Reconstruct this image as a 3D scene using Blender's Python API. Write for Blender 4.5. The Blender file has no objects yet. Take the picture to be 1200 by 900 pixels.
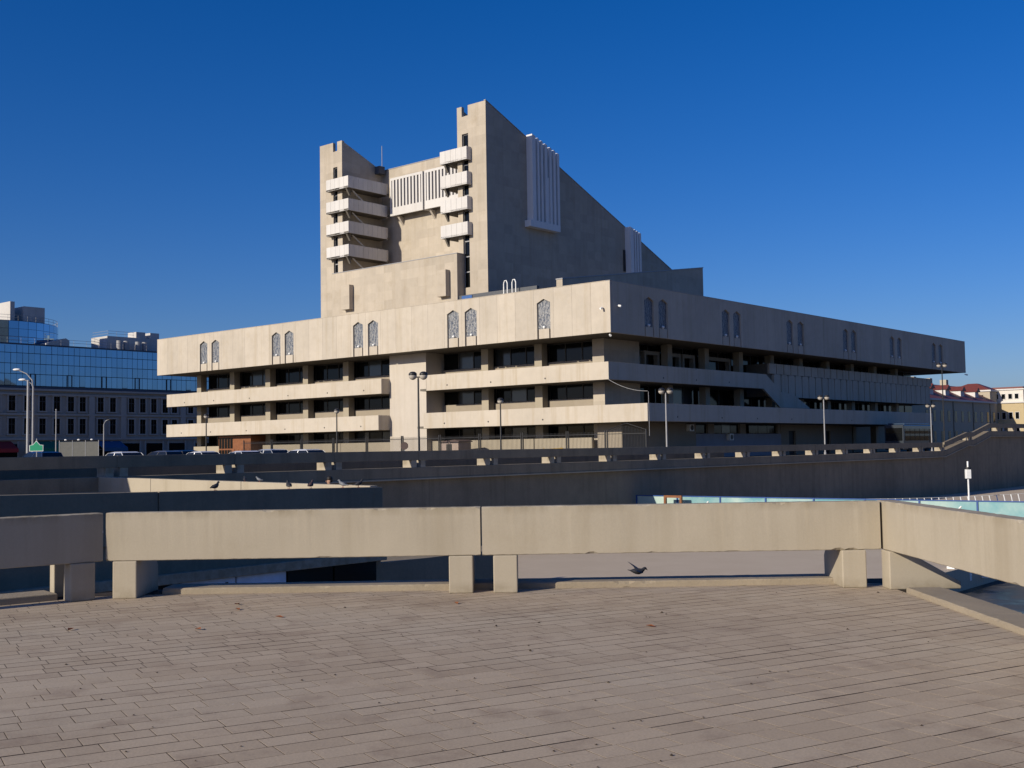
import bpy, bmesh, math, random
from mathutils import Vector, Matrix
random.seed(7)
scn = bpy.context.scene
COL = scn.collection
R = math.radians

# ------------------------------------------------------------------ camera
PITCH, ROLL = 0.0567, -0.016
cp, sp, cr, sr = math.cos(PITCH), math.sin(PITCH), math.cos(ROLL), math.sin(ROLL)
FWD = Vector((0, cp, sp)); UP0 = Vector((0, -sp, cp)); RT0 = Vector((1, 0, 0))
RT = RT0*cr + UP0*sr
UP = RT0*(-sr) + UP0*cr
cam_d = bpy.data.cameras.new('camera')
cam_d.sensor_width = 36.0
cam_d.lens = 36.0*1347.9/1200.0
cam_d.clip_start = 0.1
cam_d.clip_end = 8000
cam = bpy.data.objects.new('camera', cam_d)
COL.objects.link(cam)
m = Matrix((RT, UP, -FWD)).transposed().to_4x4()
m.translation = Vector((0, 0, 1.6))
cam.matrix_world = m
scn.camera = cam

# ------------------------------------------------------------------ sky and sun
SUN_EL = R(22.0)
SUN_TH = R(38.8)                       # sun stands to the left, a little behind the camera
S = Vector((-math.cos(SUN_TH)*math.cos(SUN_EL), -math.sin(SUN_TH)*math.cos(SUN_EL), math.sin(SUN_EL)))
world = bpy.data.worlds.new('World')
scn.world = world
world.use_nodes = True
wn = world.node_tree.nodes
wl = world.node_tree.links
wn.clear()
sky = wn.new('ShaderNodeTexSky')
sky.sky_type = 'NISHITA'
sky.sun_disc = False
sky.sun_elevation = SUN_EL
sky.sun_rotation = math.atan2(S.x, S.y)
sky.altitude = 100
sky.air_density = 1.0
sky.dust_density = 0.9
sky.ozone_density = 4.0
hsv = wn.new('ShaderNodeHueSaturation')
hsv.inputs['Saturation'].default_value = 1.36
wl.new(sky.outputs[0], hsv.inputs['Color'])
bg = wn.new('ShaderNodeBackground')
bg.inputs['Strength'].default_value = 0.070
wo = wn.new('ShaderNodeOutputWorld')
wb = wn.new('ShaderNodeMix'); wb.data_type = 'RGBA'; wb.blend_type = 'MULTIPLY'; wb.inputs[0].default_value = 1.0
wb.inputs[7].default_value = (0.88, 0.94, 1.38, 1.0)       # colour balance of the whole sky
wl.new(hsv.outputs[0], wb.inputs[6])
wl.new(wb.outputs[2], bg.inputs['Color'])
wl.new(bg.outputs[0], wo.inputs['Surface'])
sun_d = bpy.data.lights.new('sun', 'SUN')
sun_d.energy = 5.0
sun_d.angle = R(0.53)
sun_d.color = (1.0, 0.905, 0.74)
sun = bpy.data.objects.new('sun', sun_d)
COL.objects.link(sun)
sun.rotation_euler = S.to_track_quat('Z', 'Y').to_euler()
sun.location = S*300

scn.view_settings.view_transform = 'Standard'
scn.view_settings.look = 'None'
scn.view_settings.gamma = 1.0
scn.view_settings.use_curve_mapping = False
scn.view_settings.exposure = 0.02

# ------------------------------------------------------------------ the town grid: x runs along the theatre's right facade (b), y along its left one (a)
YAW = 0.8649
C0 = Vector((9.5626, 110.0, 0))
D2 = Vector((math.cos(YAW), math.sin(YAW), 0))
D1 = Vector((-math.sin(YAW), math.cos(YAW), 0))
def G(b, a, z=0.0):
    return C0 + D2*b + D1*a + Vector((0, 0, z))

STREET = 0.4
LOWER = -3.5
WATER = -4.4

# ------------------------------------------------------------------ materials
class NT:
    def __init__(s, name):
        s.m = bpy.data.materials.new(name); s.m.use_nodes = True
        s.t = s.m.node_tree; s.t.nodes.clear()
        s.out = s.n('ShaderNodeOutputMaterial'); s.b = s.n('ShaderNodeBsdfPrincipled')
        s.l(s.b.outputs[0], s.out.inputs[0])
    def n(s, ty, **k):
        o = s.t.nodes.new(ty)
        for a, v in k.items(): setattr(o, a, v)
        return o
    def l(s, a, b): s.t.links.new(a, b)
    def val(s, inp, v):
        if hasattr(v, 'node'): s.l(v, inp)
        else: inp.default_value = v
    def math(s, op, a, b=0.0, clamp=False):
        o = s.n('ShaderNodeMath', operation=op, use_clamp=clamp)
        s.val(o.inputs[0], a); s.val(o.inputs[1], b); return o.outputs[0]
    def mix(s, f, a, b, blend='MIX'):
        o = s.n('ShaderNodeMix', data_type='RGBA', blend_type=blend)
        s.val(o.inputs[0], f)
        s.val(o.inputs[6], a if hasattr(a, 'node') else (*a, 1)); s.val(o.inputs[7], b if hasattr(b, 'node') else (*b, 1))
        return o.outputs[2]
    def pos(s): return s.n('ShaderNodeNewGeometry').outputs['Position']
    def objc(s): return s.n('ShaderNodeTexCoord').outputs['Object']
    def scale(s, v, sc):
        o = s.n('ShaderNodeVectorMath', operation='MULTIPLY'); s.l(v, o.inputs[0]); o.inputs[1].default_value = sc; return o.outputs[0]
    def noise(s, v, sc, det=4, rough=0.55):
        o = s.n('ShaderNodeTexNoise'); s.l(v, o.inputs['Vector'])
        o.inputs['Scale'].default_value = sc; o.inputs['Detail'].default_value = det; o.inputs['Roughness'].default_value = rough
        return o.outputs['Fac']
    def ramp(s, f, lo, hi, a=0.0, b=1.0):
        o = s.n('ShaderNodeMapRange'); s.val(o.inputs[0], f)
        o.inputs[1].default_value = lo; o.inputs[2].default_value = hi; o.inputs[3].default_value = a; o.inputs[4].default_value = b
        return o.outputs[0]
    def bump(s, h, st, dist=0.02):
        o = s.n('ShaderNodeBump'); o.inputs['Strength'].default_value = st; o.inputs['Distance'].default_value = dist
        s.l(h, o.inputs['Height']); s.l(o.outputs[0], s.b.inputs['Normal'])
    def rough(s, v): s.val(s.b.inputs['Roughness'], v)
    def color(s, v): s.val(s.b.inputs['Base Color'], v if hasattr(v, 'node') else (*v, 1))

def mul(c, k): return tuple(x*k for x in c)

def concrete(name, col, stain=(0.30, 0.24, 0.16), var=0.16, streak=0.25, stains=0.25, patch=0.0, spots=0.0, rough=0.85, bump=0.25, bscale=1.0, fine=14.0, rnd=0.0, topz=None):
    t = NT(name); p = t.pos()
    big = t.noise(p, 0.16, 5); med = t.noise(p, 1.3, 5, 0.6); fin = t.noise(p, fine, 3, 0.7)
    v = t.math('ADD', t.ramp(big, 0.3, 0.7, -1, 1), t.ramp(med, 0.3, 0.7, -0.6, 0.6))
    v = t.math('ADD', v, t.ramp(fin, 0.3, 0.7, -0.45, 0.45))
    k = t.math('MULTIPLY_ADD', v, var*0.5); t.t.nodes[-1].inputs[2].default_value = 1.0
    if patch:
        q = t.objc(); sx = t.n('ShaderNodeSeparateXYZ'); t.l(q, sx.inputs[0])
        u = t.math('FLOOR', t.math('MULTIPLY', t.math('ADD', sx.outputs[0], sx.outputs[1]), 0.72))
        w = t.math('FLOOR', t.math('MULTIPLY', sx.outputs[2], 0.95))
        cx = t.n('ShaderNodeCombineXYZ'); t.l(u, cx.inputs[0]); t.l(w, cx.inputs[1])
        wn_ = t.n('ShaderNodeTexWhiteNoise'); t.l(cx.outputs[0], wn_.inputs['Vector'])
        k = t.math('ADD', k, t.ramp(wn_.outputs['Value'], 0, 1, -patch, patch))
    if rnd:
        oi = t.n('ShaderNodeObjectInfo'); k = t.math('ADD', k, t.ramp(oi.outputs['Random'], 0, 1, -rnd, rnd))
    g = t.n('ShaderNodeCombineColor'); t.l(k, g.inputs[0]); t.l(k, g.inputs[1]); t.l(k, g.inputs[2])
    c = t.mix(1.0, col, g.outputs[0], 'MULTIPLY')
    st = t.noise(t.scale(p, (1.4, 1.4, 0.07)), 1.0, 5, 0.65)
    c = t.mix(t.math('MULTIPLY', t.ramp(st, 0.50, 0.78), streak, True), c, mul(stain, 0.9))
    sn = t.noise(p, 0.45, 6, 0.7)
    c = t.mix(t.math('MULTIPLY', t.ramp(sn, 0.55, 0.8), stains, True), c, stain)
    if topz:
        sz = t.n('ShaderNodeSeparateXYZ'); t.l(p, sz.inputs[0])
        tf = t.math('MULTIPLY', t.ramp(sz.outputs[2], *topz), t.ramp(t.noise(t.scale(p, (3, 3, 0.6)), 1.0, 6, 0.7), 0.42, 0.66))
        c = t.mix(t.math('MULTIPLY', tf, 0.65, True), c, mul(stain, 0.8))
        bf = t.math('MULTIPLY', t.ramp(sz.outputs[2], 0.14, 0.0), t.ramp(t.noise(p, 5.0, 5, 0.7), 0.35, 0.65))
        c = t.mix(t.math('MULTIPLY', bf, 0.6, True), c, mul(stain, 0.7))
    if spots:
        vo = t.n('ShaderNodeTexVoronoi'); t.l(t.scale(p, (1, 1, 0.45)), vo.inputs['Vector']); vo.inputs['Scale'].default_value = 5.0
        sel = t.math('GREATER_THAN', t.n('ShaderNodeSeparateColor').outputs[0], 0.5)
        sc = t.t.nodes[-2]; t.l(vo.outputs['Color'], sc.inputs[0]); sel.node.inputs[1].default_value = 0.86
        near = t.math('LESS_THAN', vo.outputs['Distance'], t.ramp(t.noise(p, 40, 2), 0.3, 0.7, 0.02, 0.085))
        c = t.mix(t.math('MULTIPLY', t.math('MULTIPLY', sel, near), spots), c, (0.72, 0.70, 0.66))
    t.color(c); t.rough(rough); t.b.inputs['Specular IOR Level'].default_value = 0.25
    t.bump(t.math('ADD', t.math('MULTIPLY', fin, 0.5), t.noise(p, 3.0*bscale, 6, 0.7)), bump, 0.02)
    return t.m

def plain(name, col, rough=0.6, metal=0.0, var=0.12, spec=0.4, scale=3.0):
    t = NT(name); p = t.pos()
    k = t.ramp(t.noise(p, scale, 5, 0.65), 0.25, 0.75, 1-var, 1+var)
    g = t.n('ShaderNodeCombineColor'); [t.l(k, g.inputs[i]) for i in range(3)]
    t.color(t.mix(1.0, col, g.outputs[0], 'MULTIPLY')); t.rough(rough)
    t.b.inputs['Metallic'].default_value = metal; t.b.inputs['Specular IOR Level'].default_value = spec
    return t.m

def glass(name, col=(0.012, 0.014, 0.016), rough=0.06, spec=0.5, wob=0.0, metal=0.0, rnd=0.0):
    t = NT(name); p = t.pos()
    if rnd:
        oi = t.n('ShaderNodeObjectInfo'); k = t.ramp(oi.outputs['Random'], 0, 1, 1-rnd, 1+rnd)
        g = t.n('ShaderNodeCombineColor'); [t.l(k, g.inputs[i]) for i in range(3)]
        t.color(t.mix(1.0, col, g.outputs[0], 'MULTIPLY'))
    else: t.color(col)
    t.rough(rough); t.b.inputs['Specular IOR Level'].default_value = spec; t.b.inputs['Metallic'].default_value = metal
    if wob: t.bump(t.noise(p, 0.5, 2), wob, 0.05)
    return t.m

M = {}
M['fascia'] = concrete('fascia_concrete', (0.470, 0.416, 0.346), stain=(0.33, 0.255, 0.15), streak=0.42, stains=0.34, rnd=0.06, var=0.15)
M['tower'] = concrete('tower_cladding', (0.425, 0.370, 0.300), stain=(0.28, 0.215, 0.13), patch=0.07, streak=0.32, stains=0.45, var=0.15)
M['balcony'] = concrete('balcony_concrete', (0.475, 0.420, 0.348), stain=(0.34, 0.25, 0.125), streak=0.50, stains=0.30, var=0.12)
M['pier'] = concrete('pier_concrete', (0.475, 0.425, 0.365), stain=(0.36, 0.285, 0.19), streak=0.30, stains=0.15, var=0.10)
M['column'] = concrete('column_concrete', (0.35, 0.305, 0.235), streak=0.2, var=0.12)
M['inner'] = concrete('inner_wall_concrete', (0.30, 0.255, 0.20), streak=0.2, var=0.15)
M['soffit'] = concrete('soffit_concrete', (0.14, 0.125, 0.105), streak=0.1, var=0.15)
M['whitepanel'] = concrete('white_facing', (0.57, 0.55, 0.53), stain=(0.42, 0.38, 0.34), streak=0.35, stains=0.12, var=0.08, rnd=0.03)
M['fin'] = concrete('white_fin', (0.74, 0.73, 0.72), stain=(0.5, 0.48, 0.45), streak=0.2, stains=0.1, var=0.06)
M['roofdark'] = plain('dark_roofing', (0.09, 0.095, 0.105), 0.8)
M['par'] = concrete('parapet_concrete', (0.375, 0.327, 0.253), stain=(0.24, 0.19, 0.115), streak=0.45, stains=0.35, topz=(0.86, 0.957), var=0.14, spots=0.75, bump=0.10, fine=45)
M['kerb'] = concrete('kerb_concrete', (0.30, 0.25, 0.185), stain=(0.20, 0.15, 0.10), streak=0.1, stains=0.5, var=0.25, spots=0.5, bump=0.5, fine=45)
M['wall'] = concrete('retaining_wall_concrete', (0.235, 0.195, 0.140), stain=(0.13, 0.105, 0.075), streak=0.6, stains=0.4, var=0.3)
M['asphalt'] = concrete('asphalt', (0.17, 0.145, 0.11), stain=(0.08, 0.07, 0.06), streak=0, stains=0.4, var=0.3)
M['darkglass'] = glass('dark_glass', (0.005, 0.006, 0.007), 0.07, 0.22, 0.15, rnd=0.3)
M['paleglass'] = glass('pale_glass', (0.06, 0.07, 0.08), 0.10, 0.5, 0.1, rnd=0.5)
rpane = random.Random(21)
def gm(): return M['paleglass'] if rpane.random() < 0.16 else M['darkglass']
M['frame'] = plain('window_frame', (0.05, 0.045, 0.04), 0.5)
M['blackmetal'] = plain('black_painted_metal', (0.02, 0.02, 0.022), 0.45)
M['greymetal'] = plain('grey_painted_metal', (0.30, 0.30, 0.31), 0.45)
M['whitemetal'] = plain('white_painted_metal', (0.75, 0.75, 0.74), 0.4)
M['wood'] = plain('brown_timber', (0.20, 0.075, 0.028), 0.5, var=0.3)
M['tarp'] = plain('blue_tarpaulin', (0.03, 0.10, 0.30), 0.5)

def ornament():
    t = NT('tile_ornament'); q = t.objc(); p = t.pos()
    vo = t.n('ShaderNodeTexVoronoi', feature='DISTANCE_TO_EDGE'); t.l(t.scale(p, (1, 1, 0.8)), vo.inputs['Vector']); vo.inputs['Scale'].default_value = 3.4
    wv = t.n('ShaderNodeTexWave', wave_type='RINGS'); t.l(p, wv.inputs['Vector']); wv.inputs['Scale'].default_value = 1.1
    wv.inputs['Distortion'].default_value = 7.0; wv.inputs['Detail'].default_value = 2.0; wv.inputs['Detail Scale'].default_value = 2.2
    e = t.ramp(vo.outputs['Distance'], 0.02, 0.09)
    c = t.mix(wv.outputs['Fac'], (0.045, 0.06, 0.09), (0.27, 0.27, 0.265))
    c = t.mix(t.math('MULTIPLY', t.math('SUBTRACT', 1.0, e), 0.6), c, (0.035, 0.06, 0.12))
    c = t.mix(t.ramp(t.noise(p, 7, 4), 0.45, 0.65), c, (0.20, 0.20, 0.205))
    t.color(c); t.rough(0.45); t.bump(wv.outputs['Fac'], 0.6, 0.05)
    return t.m
M['orn'] = ornament()

def paving():
    t = NT('paving_slab'); p = t.pos()
    at = t.n('ShaderNodeAttribute', attribute_name='tint')
    n1 = t.noise(p, 0.35, 5, 0.6); n2 = t.noise(p, 2.2, 5, 0.65); n3 = t.noise(p, 60, 3, 0.7)
    c = t.mix(at.outputs['Fac'], (0.368, 0.290, 0.208), (0.430, 0.345, 0.252))
    c = t.mix(t.ramp(n1, 0.46, 0.70, 0, 0.55), c, (0.45, 0.39, 0.305))
    c = t.mix(t.ramp(n2, 0.54, 0.80, 0, 0.75), c, (0.235, 0.17, 0.125))
    c = t.mix(t.ramp(t.noise(p, 0.55, 6, 0.62), 0.52, 0.72, 0, 0.55), c, (0.25, 0.185, 0.13))
    k = t.ramp(n3, 0.25, 0.75, 0.84, 1.16)
    g = t.n('ShaderNodeCombineColor'); [t.l(k, g.inputs[i]) for i in range(3)]
    c = t.mix(1.0, c, g.outputs[0], 'MULTIPLY')
    # pigeon droppings and grit
    vo = t.n('ShaderNodeTexVoronoi'); t.l(p, vo.inputs['Vector']); vo.inputs['Scale'].default_value = 4.5
    sc = t.n('ShaderNodeSeparateColor'); t.l(vo.outputs['Color'], sc.inputs[0])
    w = t.math('MULTIPLY', t.math('GREATER_THAN', sc.outputs[0], 0.80), t.math('LESS_THAN', vo.outputs['Distance'], t.ramp(t.noise(p, 30, 2), 0.35, 0.7, 0.015, 0.10)))
    c = t.mix(t.math('MULTIPLY', w, 0.55), c, (0.60, 0.57, 0.53))
    t.color(c); t.rough(0.82); t.b.inputs['Specular IOR Level'].default_value = 0.3
    t.bump(t.math('ADD', n3, t.math('MULTIPLY', t.noise(p, 9, 4), 1.2)), 0.35, 0.006)
    return t.m
M['pave'] = paving()
M['mortar'] = concrete('joint_sand', (0.028, 0.020, 0.014), streak=0, var=0.4, fine=60)

def lowerpave():
    t = NT('lower_paving'); p = t.pos()
    wv = t.n('ShaderNodeTexWave', wave_type='RINGS', rings_direction='Z'); t.l(p, wv.inputs['Vector']); wv.inputs['Scale'].default_value = 1.1; wv.inputs['Distortion'].default_value = 0.6
    c = t.mix(t.ramp(wv.outputs['Fac'], 0.0, 1.0, 0, 0.35), (0.50, 0.405, 0.295), (0.40, 0.325, 0.24))
    c = t.mix(t.ramp(t.noise(p, 0.5, 6, 0.7), 0.4, 0.7, 0, 0.6), c, (0.54, 0.445, 0.335))
    t.color(c); t.rough(0.85); return t.m
M['lower'] = lowerpave()

def watermat():
    t = NT('lake_water'); p = t.pos()
    ice = t.ramp(t.noise(t.scale(p, (1, 1, 1)), 0.22, 6, 0.65), 0.42, 0.62)
    t.color(t.mix(ice, (0.010, 0.011, 0.011), (0.12, 0.115, 0.105)))
    t.rough(t.ramp(ice, 0, 1, 0.22, 0.7)); t.b.inputs['Specular IOR Level'].default_value = 0.12; t.bump(t.noise(p, 1.8, 4), 0.25, 0.05)
    return t.m
M['water'] = watermat()

# ------------------------------------------------------------------ mesh helpers
class MB:
    def __init__(s): s.v = []; s.f = []
    def box(s, x0, x1, y0, y1, z0, z1):
        n = len(s.v)
        s.v += [(x0,y0,z0),(x1,y0,z0),(x1,y1,z0),(x0,y1,z0),(x0,y0,z1),(x1,y0,z1),(x1,y1,z1),(x0,y1,z1)]
        s.f += [(n+3,n+2,n+1,n),(n+4,n+5,n+6,n+7),(n,n+1,n+5,n+4),(n+1,n+2,n+6,n+5),(n+2,n+3,n+7,n+6),(n+3,n,n+4,n+7)]
        return s
    def prism(s, pts, axis, lo, hi):
        """polygon pts (2-D) extruded along axis 'x'|'y'|'z' from lo to hi; x: (y,z), y: (x,z), z: (x,y)"""
        n = len(s.v); k = len(pts)
        def P(p, h):
            return (h, p[0], p[1]) if axis == 'x' else ((p[0], h, p[1]) if axis == 'y' else (p[0], p[1], h))
        s.v += [P(p, lo) for p in pts] + [P(p, hi) for p in pts]
        s.f += [tuple(range(n+k-1, n-1, -1)), tuple(range(n+k, n+2*k))]
        s.f += [(n+i, n+(i+1) % k, n+k+(i+1) % k, n+k+i) for i in range(k)]
        return s
    def hexa(s, bottom, top):
        n = len(s.v); k = len(bottom)
        s.v += [tuple(p) for p in bottom] + [tuple(p) for p in top]
        s.f += [tuple(range(n+k-1, n-1, -1)), tuple(range(n+k, n+2*k))]
        s.f += [(n+i, n+(i+1) % k, n+k+(i+1) % k, n+k+i) for i in range(k)]
        return s
    def tube(s, path, rad, seg=8):
        """path of points, rad number or list"""
        path = [Vector(p) for p in path]; n0 = len(s.v)
        if not isinstance(rad, (list, tuple)): rad = [rad]*len(path)
        for i, p in enumerate(path):
            t = (path[min(i+1, len(path)-1)] - path[max(i-1, 0)]).normalized()
            a = t.orthogonal().normalized() if abs(t.z) < 0.99 else Vector((1, 0, 0))
            if abs(t.z) < 0.99: a = t.cross(Vector((0, 0, 1))).normalized()
            b = t.cross(a).normalized()
            for j in range(seg):
                an = 2*math.pi*j/seg
                s.v.append(tuple(p + (a*math.cos(an) + b*math.sin(an))*rad[i]))
        for i in range(len(path)-1):
            for j in range(seg):
                a = n0+i*seg+j; b = n0+i*seg+(j+1) % seg
                s.f.append((a, b, b+seg, a+seg))
        s.f.append(tuple(n0+j for j in range(seg-1, -1, -1)))
        s.f.append(tuple(n0+(len(path)-1)*seg+j for j in range(seg)))
        return s
    def sphere(s, c, rx, ry=None, rz=None, seg=14, rings=9):
        ry = ry or rx; rz = rz or rx; n = len(s.v)
        s.v.append((c[0], c[1], c[2]-rz))
        for i in range(1, rings):
            th = math.pi*i/rings - math.pi/2
            for j in range(seg):
                ph = 2*math.pi*j/seg
                s.v.append((c[0]+rx*math.cos(th)*math.cos(ph), c[1]+ry*math.cos(th)*math.sin(ph), c[2]+rz*math.sin(th)))
        s.v.append((c[0], c[1], c[2]+rz)); e = len(s.v)-1
        for j in range(seg): s.f.append((n, n+1+(j+1) % seg, n+1+j))
        for i in range(rings-2):
            for j in range(seg):
                a = n+1+i*seg+j; b = n+1+i*seg+(j+1) % seg
                s.f.append((a, b, b+seg, a+seg))
        for j in range(seg): s.f.append((e, e-seg+j, e-seg+(j+1) % seg))
        return s
    def loft(s, rings, cap=True):
        n = len(s.v); k = len(rings[0])
        for r in rings: s.v += [tuple(p) for p in r]
        for i in range(len(rings)-1):
            for j in range(k):
                a = n+i*k+j; b = n+i*k+(j+1) % k
                s.f.append((a, b, b+k, a+k))
        if cap:
            s.f.append(tuple(n+j for j in range(k-1, -1, -1))); s.f.append(tuple(n+(len(rings)-1)*k+j for j in range(k)))
        return s
    def mesh(s, name, mat, smooth=False):
        me = bpy.data.meshes.new(name); me.from_pydata(s.v, [], s.f)
        bm = bmesh.new(); bm.from_mesh(me); bmesh.ops.recalc_face_normals(bm, faces=bm.faces); bm.to_mesh(me); bm.free()
        me.materials.append(mat)
        if smooth: me.polygons.foreach_set('use_smooth', [True]*len(me.polygons))
        me.update(); return me
    def build(s, name, mat, parent=None, loc=(0, 0, 0), rz=0.0, bevel=0.0, smooth=False):
        return inst(name, s.mesh(name, mat, smooth), parent, loc, rz, bevel)

def inst(name, me, parent=None, loc=(0, 0, 0), rz=0.0, bevel=0.0):
    o = bpy.data.objects.new(name, me); COL.objects.link(o)
    o.location = loc; o.rotation_euler = (0, 0, rz); o.parent = parent
    if bevel:
        b = o.modifiers.new('bevel', 'BEVEL'); b.width = bevel; b.segments = 2; b.limit_method = 'ANGLE'; b.angle_limit = R(40)
    return o
def thing(name, label, cat, loc=(0, 0, 0), rz=0.0, group=None):
    o = bpy.data.objects.new(name, None); COL.objects.link(o); o.empty_display_size = 0.2
    o.location = loc; o.rotation_euler = (0, 0, rz); return tag(o, label, cat, group)
def tag(o, label, cat, group=None):
    o['label'] = label; o['category'] = cat
    if group: o['group'] = group
    return o
def struct(o, label=None):
    o['kind'] = 'structure'
    if label: o['label'] = label
    return o
def copy_tree(o, parent=None):
    c = o.copy(); COL.objects.link(c); c.parent = parent
    for ch in list(o.children): copy_tree(ch, c)
    return c
def B(*a): return MB().box(*a)

# ================================================================== GROUND
def sheet(name, pts, z, mat, label, thick=0.0):
    mb = MB()
    if thick: mb.prism([(p.x, p.y) for p in pts], 'z', z-thick, z)
    else:
        mb.v = [(p.x, p.y, z) for p in pts]; mb.f = [tuple(range(len(pts)))]
    o = mb.build(name, mat); struct(o, label); return o

WALL_A = -23.3        # town-grid line of the long retaining wall
QUAY_A = -47.4
FAR = 3000
sheet('street', [G(-FAR, WALL_A+0.3), G(FAR, WALL_A+0.3), G(FAR, FAR), G(-FAR, FAR)], STREET, M['asphalt'], 'asphalt street around the theatre', 0.0)
sheet('lower_plaza', [G(-80, QUAY_A), G(FAR, QUAY_A), G(FAR, WALL_A+0.5), G(-80, WALL_A+0.5)], LOWER, M['lower'], 'paved lower embankment between platform and retaining wall', 1.5)
sheet('water', [Vector((-FAR, -FAR, 0)), Vector((FAR, -FAR, 0)), Vector((FAR, FAR, 0)), Vector((-FAR, FAR, 0))], WATER, M['water'], 'half frozen lake water')
sheet('terrace', [G(-112, -44.2), G(-66.6, -44.2), G(-66.6, -35.2), G(-62.7, -35.2), G(-62.7, WALL_A+0.4), G(-112, WALL_A+0.4)], -1.0, M['wall'], 'raised concrete terrace below the retaining wall', 2.6)

# ---- camera platform with paving slabs
AL = R(39.9)                                    # direction of the left parapet bay
AD = Vector((math.cos(AL), math.sin(AL), 0)); AN = Vector((-math.sin(AL), math.cos(AL), 0))   # AN points away from the camera
AE = Vector((-4.592, 12.985, 0))                  # right end of the left bay's front face
pl = [Vector((4.60, -5, 0)), Vector((4.60, 13.80, 0)), Vector((-4.25, 13.80, 0)), AE + AN*0.80 - AD*0.15, AE + AN*0.80 - AD*13, Vector((-15.5, -5, 0))]
plaza = sheet('plaza', pl, -0.0018, M['mortar'], 'raised viewing platform paved in brown slabs', 4.8)
pave_poly = [(4.18, 1.5), (4.18, 13.31), (-4.30, 13.31), tuple((AE + AN*0.30)[:2]), tuple((AE + AN*0.30 - AD*6)[:2]), (-9, 1.5)]
def clip(poly, cl):
    out = poly
    for i in range(len(cl)):
        a = cl[i]; b = cl[(i+1) % len(cl)]; inp = out; out = []
        if not inp: return []
        def side(p): return (b[0]-a[0])*(p[1]-a[1]) - (b[1]-a[1])*(p[0]-a[0])
        for j in range(len(inp)):
            p = inp[j]; q = inp[(j+1) % len(inp)]; sp_, sq = side(p), side(q)
            if sp_ >= 0: out.append(p)
            if sp_*sq < 0:
                k = sp_/(sp_-sq); out.append((p[0]+(q[0]-p[0])*k, p[1]+(q[1]-p[1])*k))
    return out
TH = R(30.0); e1 = Vector((math.cos(TH), math.sin(TH))); e2 = Vector((-math.sin(TH), math.cos(TH)))
slabs = []; LENS = [0.20, 0.30, 0.30, 0.40]
rng = random.Random(3)
for r in range(-25, 75):
    x = -13 + rng.random()*0.4; grow = rng.randrange(4)
    while x < 14:
        L = rng.choice(LENS); o2 = e1*x + e2*(r*0.2)
        cen = o2 + e1*L/2 + e2*0.1
        if -9.5 < cen.x < 4.7 and 1.2 < cen.y < 14:
            if abs(cen.x) < cen.y*0.50 + 0.9: slabs.append((o2, L, cen, grow if rng.random() < 0.7 else rng.randrange(3)))
        x += L
def inside(p): return len(clip([(p[0]-.001, p[1]-.001), (p[0]+.001, p[1]-.001), (p[0], p[1]+.001)], pave_poly)) >= 3
ctr = []
G2 = 0.0026; GRS = [0.0022, 0.0034, 0.0048, 0.0085]
slab_mesh = {}
rest = MB(); rest_t = []
def slab_poly(o2, L, gi):
    GR = GRS[gi]
    return [tuple(o2 + e1*a + e2*b) for a, b in ((G2, GR), (L-G2, GR), (L-G2, 0.2-GR), (G2, 0.2-GR))]
def dark_sides(me):  # sides coloured dark: joint dirt, and to suppress their sun glints
    me.materials.append(M['mortar'])
    for p_ in me.polygons:
        if abs(p_.normal.z) < 0.5: p_.material_index = 1
def tint_attr(me, vals):
    dark_sides(me)
    at = me.attributes.new('tint', 'FLOAT', 'FACE'); at.data.foreach_set('value', vals)
slabs.sort(key=lambda s: s[2].y)
full = []; part = []
for s_ in slabs:
    pp = slab_poly(s_[0], s_[1], s_[3])
    ok = all(inside(p) for p in pp)
    if ok and s_[2].y > 5.75 and abs(s_[2].x) < s_[2].y*0.445 and len(full) < 300: full.append(s_)
    else: part.append((pp, ok))
for o2, L, cen, gi in full:
    ti = rng.randrange(5); key = (L, ti, gi); GR = GRS[gi]
    if key not in slab_mesh:
        mb = MB(); h = 0.1-GR; l = L/2-G2; c = 0.0008
        mb.hexa([(-l, -h, -0.034), (l, -h, -0.034), (l, h, -0.034), (-l, h, -0.034)], [(-l, -h, -c), (l, -h, -c), (l, h, -c), (-l, h, -c)])
        n = len(mb.v); mb.v += [(-l+c, -h+c, 0), (l-c, -h+c, 0), (l-c, h-c, 0), (-l+c, h-c, 0)]
        mb.f.pop(1); mb.f += [(4, 5, n+1, n), (5, 6, n+2, n+1), (6, 7, n+3, n+2), (7, 4, n, n+3), (n, n+1, n+2, n+3)]
        me = mb.mesh('paving_slab', M['pave']); tint_attr(me, [0.15+ti/4.0*0.7]*len(me.polygons)); slab_mesh[key] = me
    o = inst('paving_slab', slab_mesh[key], plaza, (cen.x, cen.y, rng.uniform(-0.0004, 0.0004)), TH)
    o.rotation_euler = (rng.gauss(0, 0.0025), rng.gauss(0, 0.0012), TH + rng.gauss(0, 0.0015))
for pp, ok in part:
    q = pp if ok else clip(pp, pave_poly)
    if len(q) >= 3:
        n0 = len(rest.f); z = rng.uniform(-0.0004, 0.0004)
        rest.prism(q, 'z', -0.034, z); rest_t += [rng.random()]*(len(rest.f)-n0)
ro = rest.build('paving_slabs', M['pave'], plaza); tint_attr(ro.data, rest_t); ro['kind'] = 'stuff'

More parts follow.
